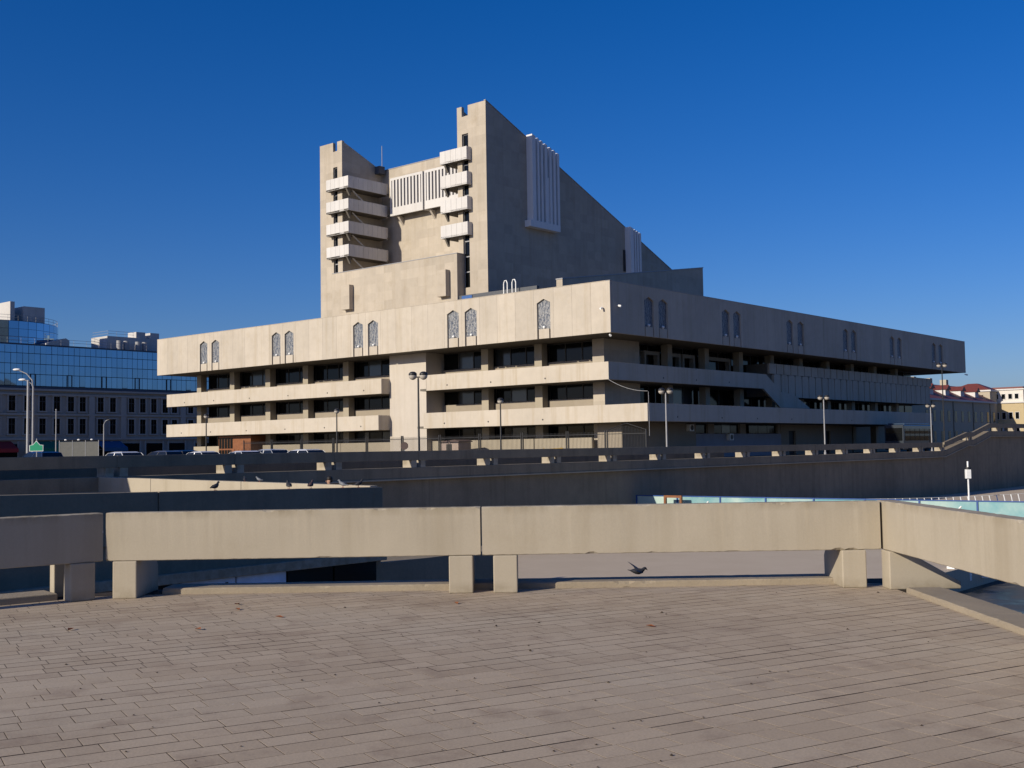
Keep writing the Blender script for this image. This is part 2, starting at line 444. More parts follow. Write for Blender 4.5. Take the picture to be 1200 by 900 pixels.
def chipped(L0, L1, y0, y1, z0, z1, seed, step=0.05, base=0.007):
    """long concrete block whose arrises are worn and chipped"""
    rg = random.Random(seed); n = max(4, int((L1-L0)/step)); rings = []; run = [0]*4; amp = [0]*4
    for i in range(n+1):
        x = L0 + (L1-L0)*i/n; cs = []
        for q in range(4):
            if run[q] <= 0 and rg.random() < 0.045: run[q] = rg.randrange(1, 4); amp[q] = rg.uniform(0.006, 0.022)
            cs.append(base*rg.uniform(0.7, 1.4) + (amp[q] if run[q] > 0 else 0)); run[q] -= 1
        if i in (0, n): cs = [c+0.006 for c in cs]
        w = rg.gauss(0, 0.0006)
        rings.append([(x, y0+cs[0], z0), (x, y1-cs[1], z0), (x, y1, z0+cs[1]), (x, y1+w, z1-cs[2]), (x, y1-cs[2], z1+w), (x, y0+cs[3], z1+w), (x, y0+w, z1-cs[3]), (x, y0, z0+cs[0])])
    return MB().loft(rings)
# ---- front parapet: beams on trapezoid posts, low kerb behind
POST = [(0.0, 0.0), (0.78, 0.0), (0.78, 0.08), (0.20, 0.416), (0.0, 0.416)]      # (depth away from platform, height)
FIN = [(0.0, 0.0), (0.80, 0.0), (0.80, 0.30), (0.70, 0.416), (0.0, 0.416)]
BLOCK = [(0.0, 0.0), (0.24, 0.0), (0.22, 0.416), (0.0, 0.416)]
TAPER = [(0.0, 0.0), (0.42, 0.0), (0.17, 0.416), (0.0, 0.416)]
def beam_bay(name, label, origin, rz, length, posts, thick=0.2, prof=(BLOCK, BLOCK)):
    """local x along the bay, local y away from the platform"""
    t = thing(name, label, 'parapet', origin, rz, 'parapet bays round the platform')
    chipped(0.008, length-0.008, 0.02, 0.02+thick, 0.419, 0.957, int(length*1000)+len(label)).build('beam', M['par'], t)
    for p0, pf in zip(posts, prof):
        MB().prism(pf, 'x', p0, p0+0.27).build('post', M['par'], t, bevel=0.012)
        if pf is BLOCK: B(p0+.02, p0+0.25, 0.62, 0.76, -0.3, 0.416).build('rear_post', M['par'], t, bevel=0.012)
    return t
beam_bay('parapet', 'sunlit concrete parapet beam left of the middle joint', (-4.60, 12.98, 0), 0, 4.225, (0.09, 3.86), prof=(FIN, FIN))
beam_bay('parapet', 'sunlit concrete parapet beam right of the middle joint', (-0.372, 12.96, 0), R(-0.7), 4.47, (0.13, 4.02), prof=(FIN, FIN))
beam_bay('parapet', 'dark shaded concrete parapet bay at the left edge', AE - AD*4.4, AL, 4.39, (0.15, 4.02))
beam_bay('parapet', 'concrete parapet beam coming towards the camera along the water side', (4.10, 13.16, 0), R(-90), 4.6, (0.20, 4.0), prof=(POST, POST))
t = beam_bay('parapet', 'next water side parapet bay, out past the right edge', (4.10, 8.52, 0), R(-90), 4.4, (0.1, 4.0), prof=(POST, POST))
kb = chipped(-4.05, 3.72, 13.31, 13.78, -0.03, 0.068, 5, 0.06, 0.012).build('kerb', M['kerb']); struct(kb, 'low concrete kerb under the front parapet')
kb = chipped(-12.42, -3.5, 4.185, 4.575, -0.03, 0.055, 6, 0.06, 0.012).build('kerb', M['kerb'], None, (0, 0, 0), R(-90)); kb.scale = (1, 1, 1); struct(kb, 'low concrete kerb under the water side parapet')
kb = B(-13, -0.42, 0.30, 0.76, -0.03, 0.075).build('kerb', M['kerb'], None, tuple(AE), AL, 0.012); struct(kb, 'low concrete kerb under the shaded left parapet')

# specks of litter, grit and a few dead leaves
lt = MB(); rg = random.Random(11)
for i in range(190):
    y = 5.6 + 7.4*rg.random()**0.9; x = rg.uniform(-0.43, 0.36)*y
    r = rg.uniform(0.003, 0.009) if i % 12 else rg.uniform(0.010, 0.016)
    a0 = rg.random()*6.28; n = len(lt.v)
    for j in range(5): lt.v.append((x+r*rg.uniform(.6, 1.4)*math.cos(a0+j*1.257), y+r*rg.uniform(.6, 1.4)*math.sin(a0+j*1.257), 0.003))
    lt.v.append((x, y, 0.003+r*0.8))
    lt.f += [(n+j, n+(j+1) % 5, n+5) for j in range(5)]
o = lt.build('litter', plain('dark_grit', (0.045, 0.032, 0.022), 0.9)); o['kind'] = 'stuff'; tag(o, 'dark grit and droppings scattered over the paving', 'litter')
lf = MB()
for x, y in ((-2.95, 12.3), (-2.85, 11.9), (-2.9, 10.6), (-4.1, 10.7), (-2.3, 11.3), (-0.62, 12.1), (1.2, 10.35)):
    a = rg.random()*6.28; u = Vector((math.cos(a), math.sin(a), 0)); w = Vector((-u.y, u.x, 0)); c = Vector((x, y, 0.006)); n = len(lf.v)
    lf.v += [tuple(c-u*.05), tuple(c-w*.028+Vector((0, 0, .014))), tuple(c+u*.05+Vector((0, 0, .01))), tuple(c+w*.028+Vector((0, 0, .018))), tuple(c+Vector((0, 0, .002)))]
    lf.f += [(n, n+1, n+4), (n+1, n+2, n+4), (n+2, n+3, n+4), (n+3, n, n+4)]
o = lf.build('fallen_leaves', plain('dead_leaf', (0.26, 0.085, 0.028), 0.8, var=0.5, scale=2)); o['kind'] = 'stuff'; tag(o, 'few orange brown dead leaves lying on the paving', 'leaves')

# ================================================================== MIDDLE GROUND WALLS (town grid)
def grid(name, label, cat, b=0, a=0, z=0, group=None): return thing(name, label, cat, G(b, a, z), YAW, group)

# dark parapet wall with pigeons, seen just over the front beam
w1 = grid('retaining_wall', 'dark retaining wall with pigeons on its top behind the front parapet', 'wall', -80.5, -44.4)
def zt(x): return 0.947 - 0.0192*x
xs = [-24, -15, -6.0, 3.1, 9.0]
for x0, x1 in zip(xs[:-1], xs[1:]):
    MB().hexa([(x0+.01, 0, zt(x0)-1.0), (x1-.01, 0, zt(x1)-1.0), (x1-.01, 0.28, zt(x1)-1.0), (x0+.01, 0.28, zt(x0)-1.0)],
              [(x0+.01, 0, zt(x0)), (x1-.01, 0, zt(x1)), (x1-.01, 0.28, zt(x1)), (x0+.01, 0.28, zt(x0))]).build('coping_panel', M['wall'], w1, bevel=0.015)
MB().hexa([(-24, 0.10, LOWER), (9.0, 0.10, LOWER), (9.0, 0.5, LOWER), (-24, 0.5, LOWER)],
          [(-24, 0.10, zt(-24)-1.0), (9, 0.10, zt(9)-1.0), (9, 0.5, zt(9)-1.0), (-24, 0.5, zt(-24)-1.0)]).build('base_wall', M['wall'], w1)
MB().hexa([(-24, -0.12, -0.90), (9.0, -0.12, -0.90), (9.0, 0.099, -0.90), (-24, 0.099, -0.90)],
          [(-24, -0.12, -0.70), (9, -0.12, -0.70), (9, 0.099, -0.70), (-24, 0.099, -0.70)]).build('ledge', M['par'], w1, bevel=0.015)
M['poster'] = plain('pale_blue_poster', (0.58, 0.68, 0.85), 0.6, var=0.25, scale=1.2)
for k in range(5):
    x0 = 2.35 + k*1.3
    B(x0, x0+1.25, 0.04, 0.10, -2.3, -0.91).build('poster_panel', M['poster'] if k in (1, 2) else M['darkglass'], w1)
B(4.66, 4.72, 0.02, 0.10, -2.3, -1.0).build('post', M['blackmetal'], w1)

# sunlit cross wall
w2 = grid('cross_wall', 'sunlit beige concrete wall crossing behind the pigeons', 'wall', -66.6, WALL_A)
for y0, y1 in ((-15.3, -9.0), (-8.98, -3.6), (-3.58, 0.0)):
    def zz(y): return 0.79 + y*0.0135
    MB().hexa([(0, y0, -1.5), (0.3, y0, -1.5), (0.3, y1, -1.5), (0, y1, -1.5)], [(0, y0, zz(y0)), (0.3, y0, zz(y0)), (0.3, y1, zz(y1)), (0, y1, zz(y1))]).build('panel', M['par'], w2, bevel=0.015)

# long retaining wall with slotted parapet; steps up at its right end
fw = grid('long_retaining_wall', 'long dark retaining wall with slotted concrete parapet in front of the theatre', 'wall', 0, WALL_A)
SPC = 5.5
P0 = Vector((-12.144, 48.627, 0)); b0 = (P0 - C0).dot(D2)
KMIN, KMAX = -6, 15
x_lo, x_hi = b0 + KMIN*SPC, b0 + KMAX*SPC + 0.9
B(x_lo, 140, 0.26, 0.9, LOWER-0.5, 0.165).build('wall_face', M['wall'], fw)
B(x_lo, x_hi, 0.0, 0.9, 0.24, 0.78).build('wall_cap', M['wall'], fw)
B(x_lo, x_hi, -0.06, 0.5, 0.17, 0.239).build('ledge', M['par'], fw)
for k in range(KMIN, KMAX):
    x = b0 + k*SPC
    B(x+0.485, x+SPC+0.475, 0.0, 0.22, 1.131, 1.60).build('beam', M['wall'], fw, bevel=0.015)
pp = [(0.0, 0.781), (0.64, 0.781), (0.64, 1.13), (0.0, 1.13)]
pm = MB().prism([(y, z) for y, z in pp], 'x', 0, 0.34).mesh('post', M['par'])
for k in range(KMIN, KMAX+1):
    x = b0 + k*SPC
    inst('post', pm, fw, (x, 0.02, 0))
    inst('post', pm, fw, (x+0.62, 0.02, 0))
B(b0-40, b0+8.2*SPC, 2.2, 2.6, STREET-.1, 1.13).build('back_kerb', M['wall'], fw)
# stepped rise
xr = x_hi + 0.06
prof = [(xr, 0), (xr+6.5, 1.0), (xr+8.2, 1.0), (xr+13.5, 1.95), (140, 1.95)]
for i in range(4):
    (xa, za), (xb, zb) = prof[i], prof[i+1]
    for y0, y1, z0, z1, nm in ((.0, .22, 1.131, 1.60, 'beam'), (.0, .9, 0.24, 0.78, 'wall_cap'), (-.06, .3, 0.17, 0.239, 'ledge')):
        MB().hexa([(xa, y0, z0+za), (xb, y0, z0+zb), (xb, y1, z0+zb), (xa, y1, z0+za)], [(xa, y0, z1+za), (xb, y0, z1+zb), (xb, y1, z1+zb), (xa, y1, z1+za)]).build(nm, M['par'] if nm == 'ledge' else M['wall'], fw)
MB().prism([(xr, 0.17), (140, 0.17), (140, 2.17), (xr+13.5, 2.17), (xr+8.2, 1.24), (xr+6.5, 1.24), (xr, 0.24)], 'y', 0.27, 0.89).build('wall_face', M['wall'], fw)
for i, x in enumerate((xr+6.9, xr+16.0, xr+21.5, xr+27, xr+32.5)):
    inst('post', pm, fw, (x, 0.02, 1.0 if i == 0 else 1.95)); inst('post', pm, fw, (x+0.62, 0.02, 1.0 if i == 0 else 1.95))
o = MB().prism([tuple(G(xr+14, WALL_A+0.9)[:2]), tuple(G(140, WALL_A+0.9)[:2]), tuple(G(140, WALL_A+3)[:2]), tuple(G(xr+14, WALL_A+3)[:2])], 'z', STREET, 2.3).build('upper_terrace', M['wall']); struct(o, 'raised terrace behind the stepped parapet')

# added unseen blocker out of frame on the left: its shadow falls on the walls
sk = thing('shadow_blocker', 'unseen concrete pavilion on the terrace beyond the left edge', 'blocker', (-21.0, 38.3, -1.0), YAW)
B(-6.2, 0, 0, 5.0, 0, 5.4).build('wall', M['wall'], sk)
B(-6.6, 0.25, -0.25, 5.3, 5.4, 5.75).build('roof', M['wall'], sk)
B(-4.5, -3.3, -0.04, 0.05, 0, 2.2).build('door', M['blackmetal'], sk)

# ================================================================== THEATRE
th = thing('theatre_building', 'large beige concrete theatre with twin towers, sloping roof and overhanging upper storey', 'theatre', tuple(C0), YAW)
L1, L2 = 77.7, 97.56
ZB, ZT = 12.68, 17.69
PT = 0.30
fas = MB()
fas.box(PT, L2, PT, L1, ZB+0.02, ZT-0.12)
fas = fas.build('fascia', M['soffit'], th)
niche_l = [66.65, 64.0, 51.2, 48.65, 36.0, 33.45, 20.8, 18.2, 8.24]
niche_r = [6.7, 9.28, 21.9, 24.4, 37.1, 39.95, 52.8, 55.3, 68.1, 70.7, 84.0, 86.8]
NW = 0.86
def joints(end, niches):
    js = {0.0, end}
    for n in niches: js.add(round(n-1.28, 2)); js.add(round(n+1.28, 2))
    js = sorted(js); o = [js[0]]
    for j in js[1:]:
        if j - o[-1] < 0.35 and j != end: continue
        o.append(j)
    out = []
    for a, b in zip(o[:-1], o[1:]):
        k = max(1, round((b-a)/2.53))
        out += [(a+(b-a)*i/k, a+(b-a)*(i+1)/k) for i in range(k)]
    return out
APEX, SHO, SILL = 16.70, 16.31, 13.66
def facade_panel(side, p0, p1, nc):
    g = 0.008; mb = MB(); ax = 'x' if side == 'L' else 'y'
    lo, hi = 0.0, PT-0.02
    if side == 'R' and p0 == 0.0: p0 = PT + 0.001
    if nc is None:
        mb.prism([(p0+g, ZB), (p1-g, ZB), (p1-g, ZT), (p0+g, ZT)], ax, lo, hi)
    else:
        a, b = nc-NW, nc+NW
        mb.prism([(p0+g, ZB), (a, ZB), (a, SHO), (p0+g, SHO)], ax, lo, hi)
        mb.prism([(b, ZB), (p1-g, ZB), (p1-g, SHO), (b, SHO)], ax, lo, hi)
        mb.prism([(p0+g, SHO), (a, SHO), (nc, APEX), (nc, ZT), (p0+g, ZT)], ax, lo, hi)
        mb.prism([(nc, APEX), (b, SHO), (p1-g, SHO), (p1-g, ZT), (nc, ZT)], ax, lo, hi)
    mb.build('panel', M['fascia'], fas)
fl_me = None
for side, end, niches in (('L', L1, niche_l), ('R', L2, niche_r)):
    for p0, p1 in joints(end, niches):
        nc = next((n for n in niches if p0 < n < p1), None)
        facade_panel(side, p0, p1, nc)
    ax = 'x' if side == 'L' else 'y'
    for n in niches:
        MB().prism([(n-NW+.02, SILL-0.05), (n+NW-.02, SILL-0.05), (n+NW-.02, SHO-.01), (n, APEX-.01), (n-NW+.02, SHO-.01)], ax, 0.20, 0.295).build('ornament_panel', M['orn'], fas)
        MB().prism([(n-0.66, ZB+.01), (n+0.66, ZB+.01), (n+0.66, SILL), (n-0.66, SILL)], ax, 0.03, 0.29).build('ledge_block', M['fascia'], fas)
        mb = MB(); c = (0.08, n, SILL+0.16) if side == 'L' else (n, 0.08, SILL+0.16)
        mb.sphere(c, 0.17, 0.17, 0.15, 10, 6); mb.box(c[0]-.05, c[0]+.05, c[1]-.05, c[1]+.05, SILL, SILL+0.08)
        mb.build('floodlight', M['whitemetal'], fas)
B(PT, L2, PT, L1, ZT-0.12, ZT-0.06).build('roof', M['roofdark'], th)
B(-0.03, L2, -0.03, 0.5, ZT+.004, ZT+0.05).build('roof_edge', M['greymetal'], th)
B(-0.03, 0.5, 0.51, L1, ZT+.004, ZT+0.05).build('roof_edge', M['fascia'], th)

# inner body and pier
GZ = STREET - 0.2
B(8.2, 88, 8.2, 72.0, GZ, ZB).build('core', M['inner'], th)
MB().box(2.61, 9.0, 27.55, 33.5, GZ, ZB+.01).build('pier', M['pier'], th)
MB().box(4.35, 10.7, 4.0, 5.45, GZ, ZB+.01).build('corner_wall', M['tower'], th)

# left facade: columns, sill walls, glazing
colsL = [12.55, 20.15, 43.1, 50.8, 58.5, 66.3, 74.0]
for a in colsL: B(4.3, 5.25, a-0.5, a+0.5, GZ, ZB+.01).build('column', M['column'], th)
baysL = [(5.46, 12.05), (13.05, 19.65), (20.65, 27.54), (33.51, 42.6), (43.6, 50.3), (51.3, 58.0), (59.0, 65.8), (66.8, 73.5)]
lev = [(GZ, 2.66, 4.05), (4.3, 6.74, 8.3), (8.5, 10.72, ZB)]
for (y0, y1) in baysL:
    for i, (f0, s0, c0) in enumerate(lev):
        if i == 0 and 58.9 < y0 < 60: continue
        if i == 0: B(3.4, 3.75, y0-.45, y1+.45, f0, s0).build('forecourt_wall', M['column'], th)
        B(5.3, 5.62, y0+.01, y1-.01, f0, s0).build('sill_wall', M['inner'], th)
        n = 3 if y1-y0 < 8 else 4; w = (y1-y0)/n
        for k in range(n):
            B(5.62, 5.68, y0+k*w+.05, y0+(k+1)*w-.05, s0+.06, c0).build('window_pane', gm(), th)
        fr = MB()
        for k in range(n+1): fr.box(5.55, 5.66, max(y0, y0+k*w-.05)+.002, min(y1, y0+k*w+.05)-.002, s0+.002, c0)
        fr.box(5.551, 5.659, y0+.003, y1-.003, s0+.001, s0+.059).box(5.551, 5.659, y0+.003, y1-.003, c0-.1, c0-.001)
        fr.build('window_frame', M['frame'], th)
# floors behind the balcony fronts
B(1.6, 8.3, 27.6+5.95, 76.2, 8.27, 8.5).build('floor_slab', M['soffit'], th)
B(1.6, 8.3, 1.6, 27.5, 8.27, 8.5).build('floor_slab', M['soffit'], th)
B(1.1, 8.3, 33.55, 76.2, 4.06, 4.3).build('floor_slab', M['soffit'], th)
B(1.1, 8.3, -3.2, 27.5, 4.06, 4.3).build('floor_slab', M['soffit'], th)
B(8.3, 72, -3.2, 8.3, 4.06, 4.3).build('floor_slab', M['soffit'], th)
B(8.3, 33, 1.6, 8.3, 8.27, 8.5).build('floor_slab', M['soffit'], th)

# balcony fronts
drain = MB().tube([(-0.012, 0, 0), (0.06, 0, 0)], 0.09, 10).mesh('drain_hole', M['blackmetal'])
drainR = MB().tube([(0, -0.012, 0), (0, 0.06, 0)], 0.09, 10).mesh('drain_hole', M['blackmetal'])
def bal(parts, drains, mat='balcony'):
    mb = MB()
    for q in parts: mb.box(*q)
    o = mb.build('balcony_front', M[mat], th, bevel=0.02)
    for d in drains: inst('drain_hole', drain, o, d)
    return o
dl = [36.5, 43.0, 50.5, 58.4, 66.2, 73.0]; dr = [9.2, 16.6, 23.0]
bal([(1.27, 1.55, 33.5, 77.3, 8.26, 10.0), (1.551, 2.6, 33.5, 33.75, 8.26, 10.0)], [(1.27, y, 8.75) for y in dl])
bal([(0.77, 1.05, 33.5, 76.6, 4.05, 5.76), (1.051, 2.6, 33.5, 33.75, 4.05, 5.76)], [(0.77, y, 4.55) for y in dl])
bal([(1.27, 1.55, 1.27, 26.2, 8.26, 10.0), (1.551, 2.6, 25.95, 26.2, 8.26, 10.0)], [(1.27, y, 8.75) for y in dr])
bal([(0.77, 1.05, -3.5, 26.2, 4.05, 5.76), (1.051, 2.6, 25.95, 26.2, 4.05, 5.76)], [(0.77, y, 4.55) for y in dr])
o = MB().prism([(1.551, 8.26), (32.5, 8.26), (36.6, 6.1), (44.3, 6.1), (44.3, 6.23), (40, 7.82), (37, 7.95), (33.2, 10.0), (1.551, 10.0)], 'y', 1.27, 1.55).build('stair_balcony_front', M['balcony'], th, bevel=0.02)
for x in (11, 17.5, 24.5): inst('drain_hole', drainR, o, (x, 1.27, 8.75))
o = B(1.051, 73, -3.5, -3.25, 4.05, 5.76).build('balcony_front', M['balcony'], th, bevel=0.02)
for x in (6, 14.5, 22, 30, 38, 46): inst('drain_hole', drainR, o, (x, -3.5, 4.5))

# right facade: columns, glazing, frames, fluted cladding
colsR = [16.0, 23.7, 31.5, 39.3, 47.1, 55.0, 62.7, 70.5, 78.3]
for x in colsR: B(x-0.45, x+0.45, 3.6, 4.45, GZ, ZB+.01).build('column', M['column'], th)
for x0, x1 in zip([10.71]+[c+.46 for c in colsR], [c-.46 for c in colsR]+[87.9]):
    for z0, z1 in ((4.3, 8.26), (8.5, ZB)):
        if x0 > 36 and z0 > 8: z0, z1 = 11.5, ZB
        elif x0 > 36: z0, z1 = 5.2, 7.45
        n = 3; w = (x1-x0)/n
        for k in range(n): B(x0+k*w+.06, x0+(k+1)*w-.06, 5.2, 5.26, z0+.3, z1-.1).build('window_pane', gm(), th)
        fr = MB().box(x0, x1, 5.1, 5.3, z0, z0+.3).box(x0, x1, 5.1, 5.3, z1-.1, z1-.002)
        for k in range(1, n): fr.box(x0+k*w-.06, x0+k*w+.06, 5.12, 5.28, z0+.3, z1-.1)
        fr.build('window_frame', M['frame'], th)
for x0, x1 in ((12.4, 15.3), (17.0, 19.6), (20.0, 22.6), (24.6, 30.6)):
    MB().box(x0, x0+.35, 4.5, 5.05, 8.5, 11.9).box(x1-.35, x1, 4.5, 5.05, 8.5, 11.9).box(x0+.351, x1-.351, 4.5, 5.05, 11.5, 11.9).build('portal_frame', M['inner'], th)
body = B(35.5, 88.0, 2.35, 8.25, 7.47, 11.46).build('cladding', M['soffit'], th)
N = 28; w = (88.0-35.5)/N
um = B(0.10, w-0.10, 0.06, 0.34, 10.24, 11.46).mesh('cladding_panel', M['balcony'])
lm = MB().prism([(0.10, 7.47), (w-.10, 7.47), (w-.10, 10.02), (w-.32, 10.2), (0.32, 10.2), (0.10, 10.02)], 'y', 0.0, 0.34).mesh('cladding_panel', M['balcony'])
for k in range(N):
    inst('cladding_panel', um, body, (35.5+k*w, 2.0, 0))
    if k < N-1: inst('cladding_panel', lm, body, (35.5+(k+.5)*w, 1.985, 0))
# ground floor on the shady side
M['bluewash'] = concrete('blue_grey_paint', (0.30, 0.31, 0.36), var=0.2)
B(10.71, 16.7, 1.0, 1.4, GZ, 4.05).build('ground_floor_wall', M['inner'], th)
MB().box(36.0, 38.0, 1.0, 1.4, GZ, 4.05).box(39.8, 47.5, 1.0, 1.4, GZ, 4.05).box(49.5, 56, 1.0, 1.4, GZ, 4.05).box(38.0, 39.8, 1.0, 1.4, 3.3, 4.05).box(47.5, 49.5, 1.0, 1.4, 3.3, 4.05).build('ground_floor_wall', M['inner'], th)
B(16.7, 36.0, 1.0, 1.4, GZ, 2.95).build('ground_floor_wall', M['bluewash'], th)
for x0, x1 in ((16.8, 19.3), (20.7, 26.3), (28.7, 35.3)):
    n = max(1, round((x1-x0)/2.2)); w2 = (x1-x0)/n
    for k in range(n): B(x0+k*w2+.05, x0+(k+1)*w2-.05, 1.3, 1.34, 3.0, 4.02).build('window_pane', gm(), th)
    MB().box(x1, x1+1.3, 1.05, 1.4, 2.95, 4.05).build('mullion_wall', M['inner'], th)
for x0, x1 in ((38.02, 39.78), (47.52, 49.48)): B(x0, x1, 1.25, 1.35, GZ, 3.29).build('door', M['blackmetal'], th)
for x, z in ((15.2, 3.2), (23.5, 2.2)):
    ac = B(x-.45, x+.45, 0.55, 0.99, z, z+.75).build('air_conditioner', M['whitemetal'], th, bevel=0.03)
    MB().tube([(x, 0.53, z+.37), (x, 0.56, z+.37)], 0.28, 16).build('fan_grille', M['blackmetal'], ac)
B(3.0, 10.69, 1.05, 4.0, GZ, 4.05).build('ground_floor_wall', M['inner'], th)

# timber vestibule under the left balcony
vs = B(2.0, 5.3, 59.1, 66.1, GZ, 3.95).build('vestibule', M['wood'], th)
for k in range(5):
    B(1.96, 2.05, 59.3+k*0.82, 59.3+k*0.82+0.62, 0.7, 2.2).build('window_pane', M['wood'], vs)
    B(1.97, 2.05, 63.0+k*0.62, 63.0+k*0.62+0.5, 0.8, 2.1).build('window_pane', M['darkglass'], vs)
    B(1.97, 2.05, 63.0+k*0.62, 63.0+k*0.62+0.5, 2.3, 3.7).build('window_pane', M['darkglass'], vs)

# ---------------- stage tower
BT = 2.0; BW = 8.64
def roofz(x, top=39.45): return top - 0.40*(x-BT)
def tower(y0, y1, wy0, wy1, inner):
    """front strip window between wy0 and wy1"""
    base = 17.4; top = 38.55
    mb = MB()
    mb.box(BT, BW, y0, wy0, base, top-3.6).box(BT, BW, wy1, y1, base, top-3.6)
    mb.box(BT, BW, wy0, wy1, base, 19.3)
    mb.box(BT+.35, BW, wy0, wy1, 19.3, top-3.6)
    mb.box(BT, BW, y0, y1, 36.4, 36.42)
    mb.v = mb.v[:-8]; mb.f = mb.f[:-6]
    # upper body: split round the top window, sloped top
    def slab(ya, yb, zb, xa=BT):
        mb.prism([(xa, zb), (BW, zb), (BW, roofz(BW)-0.85), (xa, roofz(xa)-0.85)], 'y', ya, yb)
    slab(y0, wy0, top-3.6); slab(wy1, y1, top-3.6); slab(wy0, wy1, top-3.6, BT+.35)
    mb.box(BT, BT+.35, wy0, wy1, 36.35, 38.3)
    body = mb.build('tower_wall', M['tower'], th)
    pr_ = MB()
    pr_.prism([(BT, 38.6), (BT+.4, 38.44), (BT+.4, 39.45), (BT, 39.45)], 'y', y0, wy0).prism([(BT, 38.6), (BT+.4, 38.44), (BT+.4, 39.45), (BT, 39.45)], 'y', wy1, y1)
    for ya, yb in ((y0, y0+.35), (y1-.35, y1)):
        pr_.prism([(BT+.4, roofz(BT+.4)-.85), (BW, roofz(BW)-.85), (BW, roofz(BW)), (BT+.4, roofz(BT+.4))], 'y', ya, yb)
    pr_.build('tower_parapet', M['tower'], th)
    gl = MB()
    n = 10
    zs = [19.35 + i*(36.3-19.35)/n for i in range(n+1)]
    for za, zb in zip(zs[:-1], zs[1:]):
        B(BT+.26, BT+.32, wy0+.05, wy1-.05, za+.05, zb-.05).build('window_pane', M['darkglass'], body)
        gl.box(BT+.22, BT+.34, wy0+.001, wy1-.001, zb-.06, zb+.06)
    gl.box(BT+.22, BT+.34, wy0+.001, wy0+.06, 19.35, 36.3).box(BT+.22, BT+.34, wy1-.06, wy1-.001, 19.35, 36.3)
    gl.build('window_frame', M['greymetal'], body)
tower(17.42, 21.67, 20.03, 20.96, 1)
tower(40.86, 44.95, 41.71, 42.48, -1)
# wedge of the stage house behind the towers
XE = 56.0
MB().prism([(BW+.002, 17.4), (XE, 17.4), (XE, roofz(XE)), (BW+.002, roofz(BW))], 'y', 17.42, 44.95).build('stage_house', M['tower'], th)
MB().prism([(BT-.05, roofz(BT)+.02), (BT+.5, roofz(BT+.5)+.02), (XE, roofz(XE)+.004), (XE, roofz(XE)+.10), (BT-.05, roofz(BT)+.10)], 'y', 17.36, 17.62).build('roof_edge', M['greymetal'], th)
B(BW-.05, BW+.3, 21.7, 40.8, roofz(BW)+.004, roofz(BW)+.08).build('roof_edge', M['greymetal'], th)
# low block in front of the towers, with two boxed hoods
blk = B(0.87, BT-.002, 20.89, 41.5, 17.4, 23.0).build('front_block', M['tower'], th)
B(0.83, BT+.2, 20.86, 41.5, 23.004, 23.08).build('coping', M['greymetal'], blk)
B(BT, BW, 21.68, 40.85, 17.4, 22.9).build('front_block', M['tower'], th)
for y0, y1 in ((37.7, 39.15), (22.0, 23.4)):
    B(0.2, 0.868, y0, y1, 18.4, 21.3).build('hood', M['tower'], blk)
# roof clutter between tower and fascia
B(1.1, 1.5, 9.95, 20.85, 17.5, 18.35).build('roof_upstand', M['roofdark'], th)  # low strip in the even dark grey roofing colour
B(1.02, 1.09, 18.9, 20.4, 17.6, 18.25).build('tarpaulin', M['tarp'], th)
MB().prism([(4.3, 17.4), (32.5, 17.4), (32.5, 23.5), (4.3, 19.25)], 'y', 9.1, 9.9).build('raking_wall', M['tower'], th)
MB().prism([(4.25, 19.26), (32.55, 23.51), (32.55, 23.62), (4.25, 19.37)], 'y', 9.05, 9.95).build('coping', M['greymetal'], th)
for y in (12.6, 13.75):
    MB().tube([(0.6, y-.25, 17.6), (0.6, y-.25, 18.9), (0.6, y-.12, 19.2), (0.6, y+.12, 19.2), (0.6, y+.25, 18.9), (0.6, y+.25, 17.6)], 0.06, 8).build('roof_ladder_hoop', M['whitemetal'], th)
# louvred screens on the recessed wall
for y0, y1 in ((32.5, 38.15), (25.0, 32.2)):
    mb = MB(); zb, zt_ = 30.5, 35.2; X0, X1 = 7.4, 7.62
    mb.box(X0, X1, y0, y1, zb, 31.5).box(X0, X1, y0, y1, 34.9, zt_)
    n = 9 if y0 > 30 else 12; w = (y1-y0-.5)/n
    mb.box(X0, X1, y0, y0+.25, 31.5, 34.9).box(X0, X1, y1-.25, y1, 31.5, 34.9)
    sc = mb.box(X1, BW-.01, y0, y0+.12, zb, zt_).box(X1, BW-.01, y1-.12, y1, zb, zt_).build('louvre_screen', M['whitepanel'], th)
    sm = B(X0+.01, X1+.12, 0, w*0.5, 31.5, 34.9).mesh('slat', M['whitepanel'])
    for k in range(n): inst('slat', sm, sc, (0, y0+.25+(k+.25)*w, 0))
    B(X1+.4, X1+.45, y0+.15, y1-.15, zb+.3, zt_-.1).build('backing', M['frame'], sc)
for y in (31.5, 37.0, 27.0): MB().prism([(7.7, 30.45), (8.63, 30.45), (8.63, 29.4)], 'y', y, y+.3).build('bracket', M['pier'], th)
# white fin groups on the tower's shady flank
def fins(xs, ztop, zb, outs, base=True):
    g = None
    A0 = 17.42
    for i, (x0, x1) in enumerate(xs):
        zt1 = ztop(x0)
        f = MB().prism([(x0, zb), (x1, zb), (x1, ztop(x1)), (x0, zt1)], 'y', A0-outs, A0-.002).build('fin', M['fin'], g if g else th)
        if g is None: g = f
    if base: B(xs[0][0]-0.5, xs[-1][1], A0-outs-.01, A0-.004, zb-.75, zb-.004).build('base_beam', M['fin'], g)
    bk = B(xs[0][1], xs[-1][0], A0-.12, A0-.01, zb, zb+6.5).build('backing', M['fin'], g)
X = 8.85
fins([(X, X+0.6), (X+0.95, X+1.25), (X+1.6, X+1.9), (X+2.3, X+2.7), (X+3.15, X+3.5), (X+3.85, X+4.2), (X+4.55, X+4.9)], lambda x: 37.0-0.27*(x-8.45)*1.1+0.1, 27.2, 0.85)
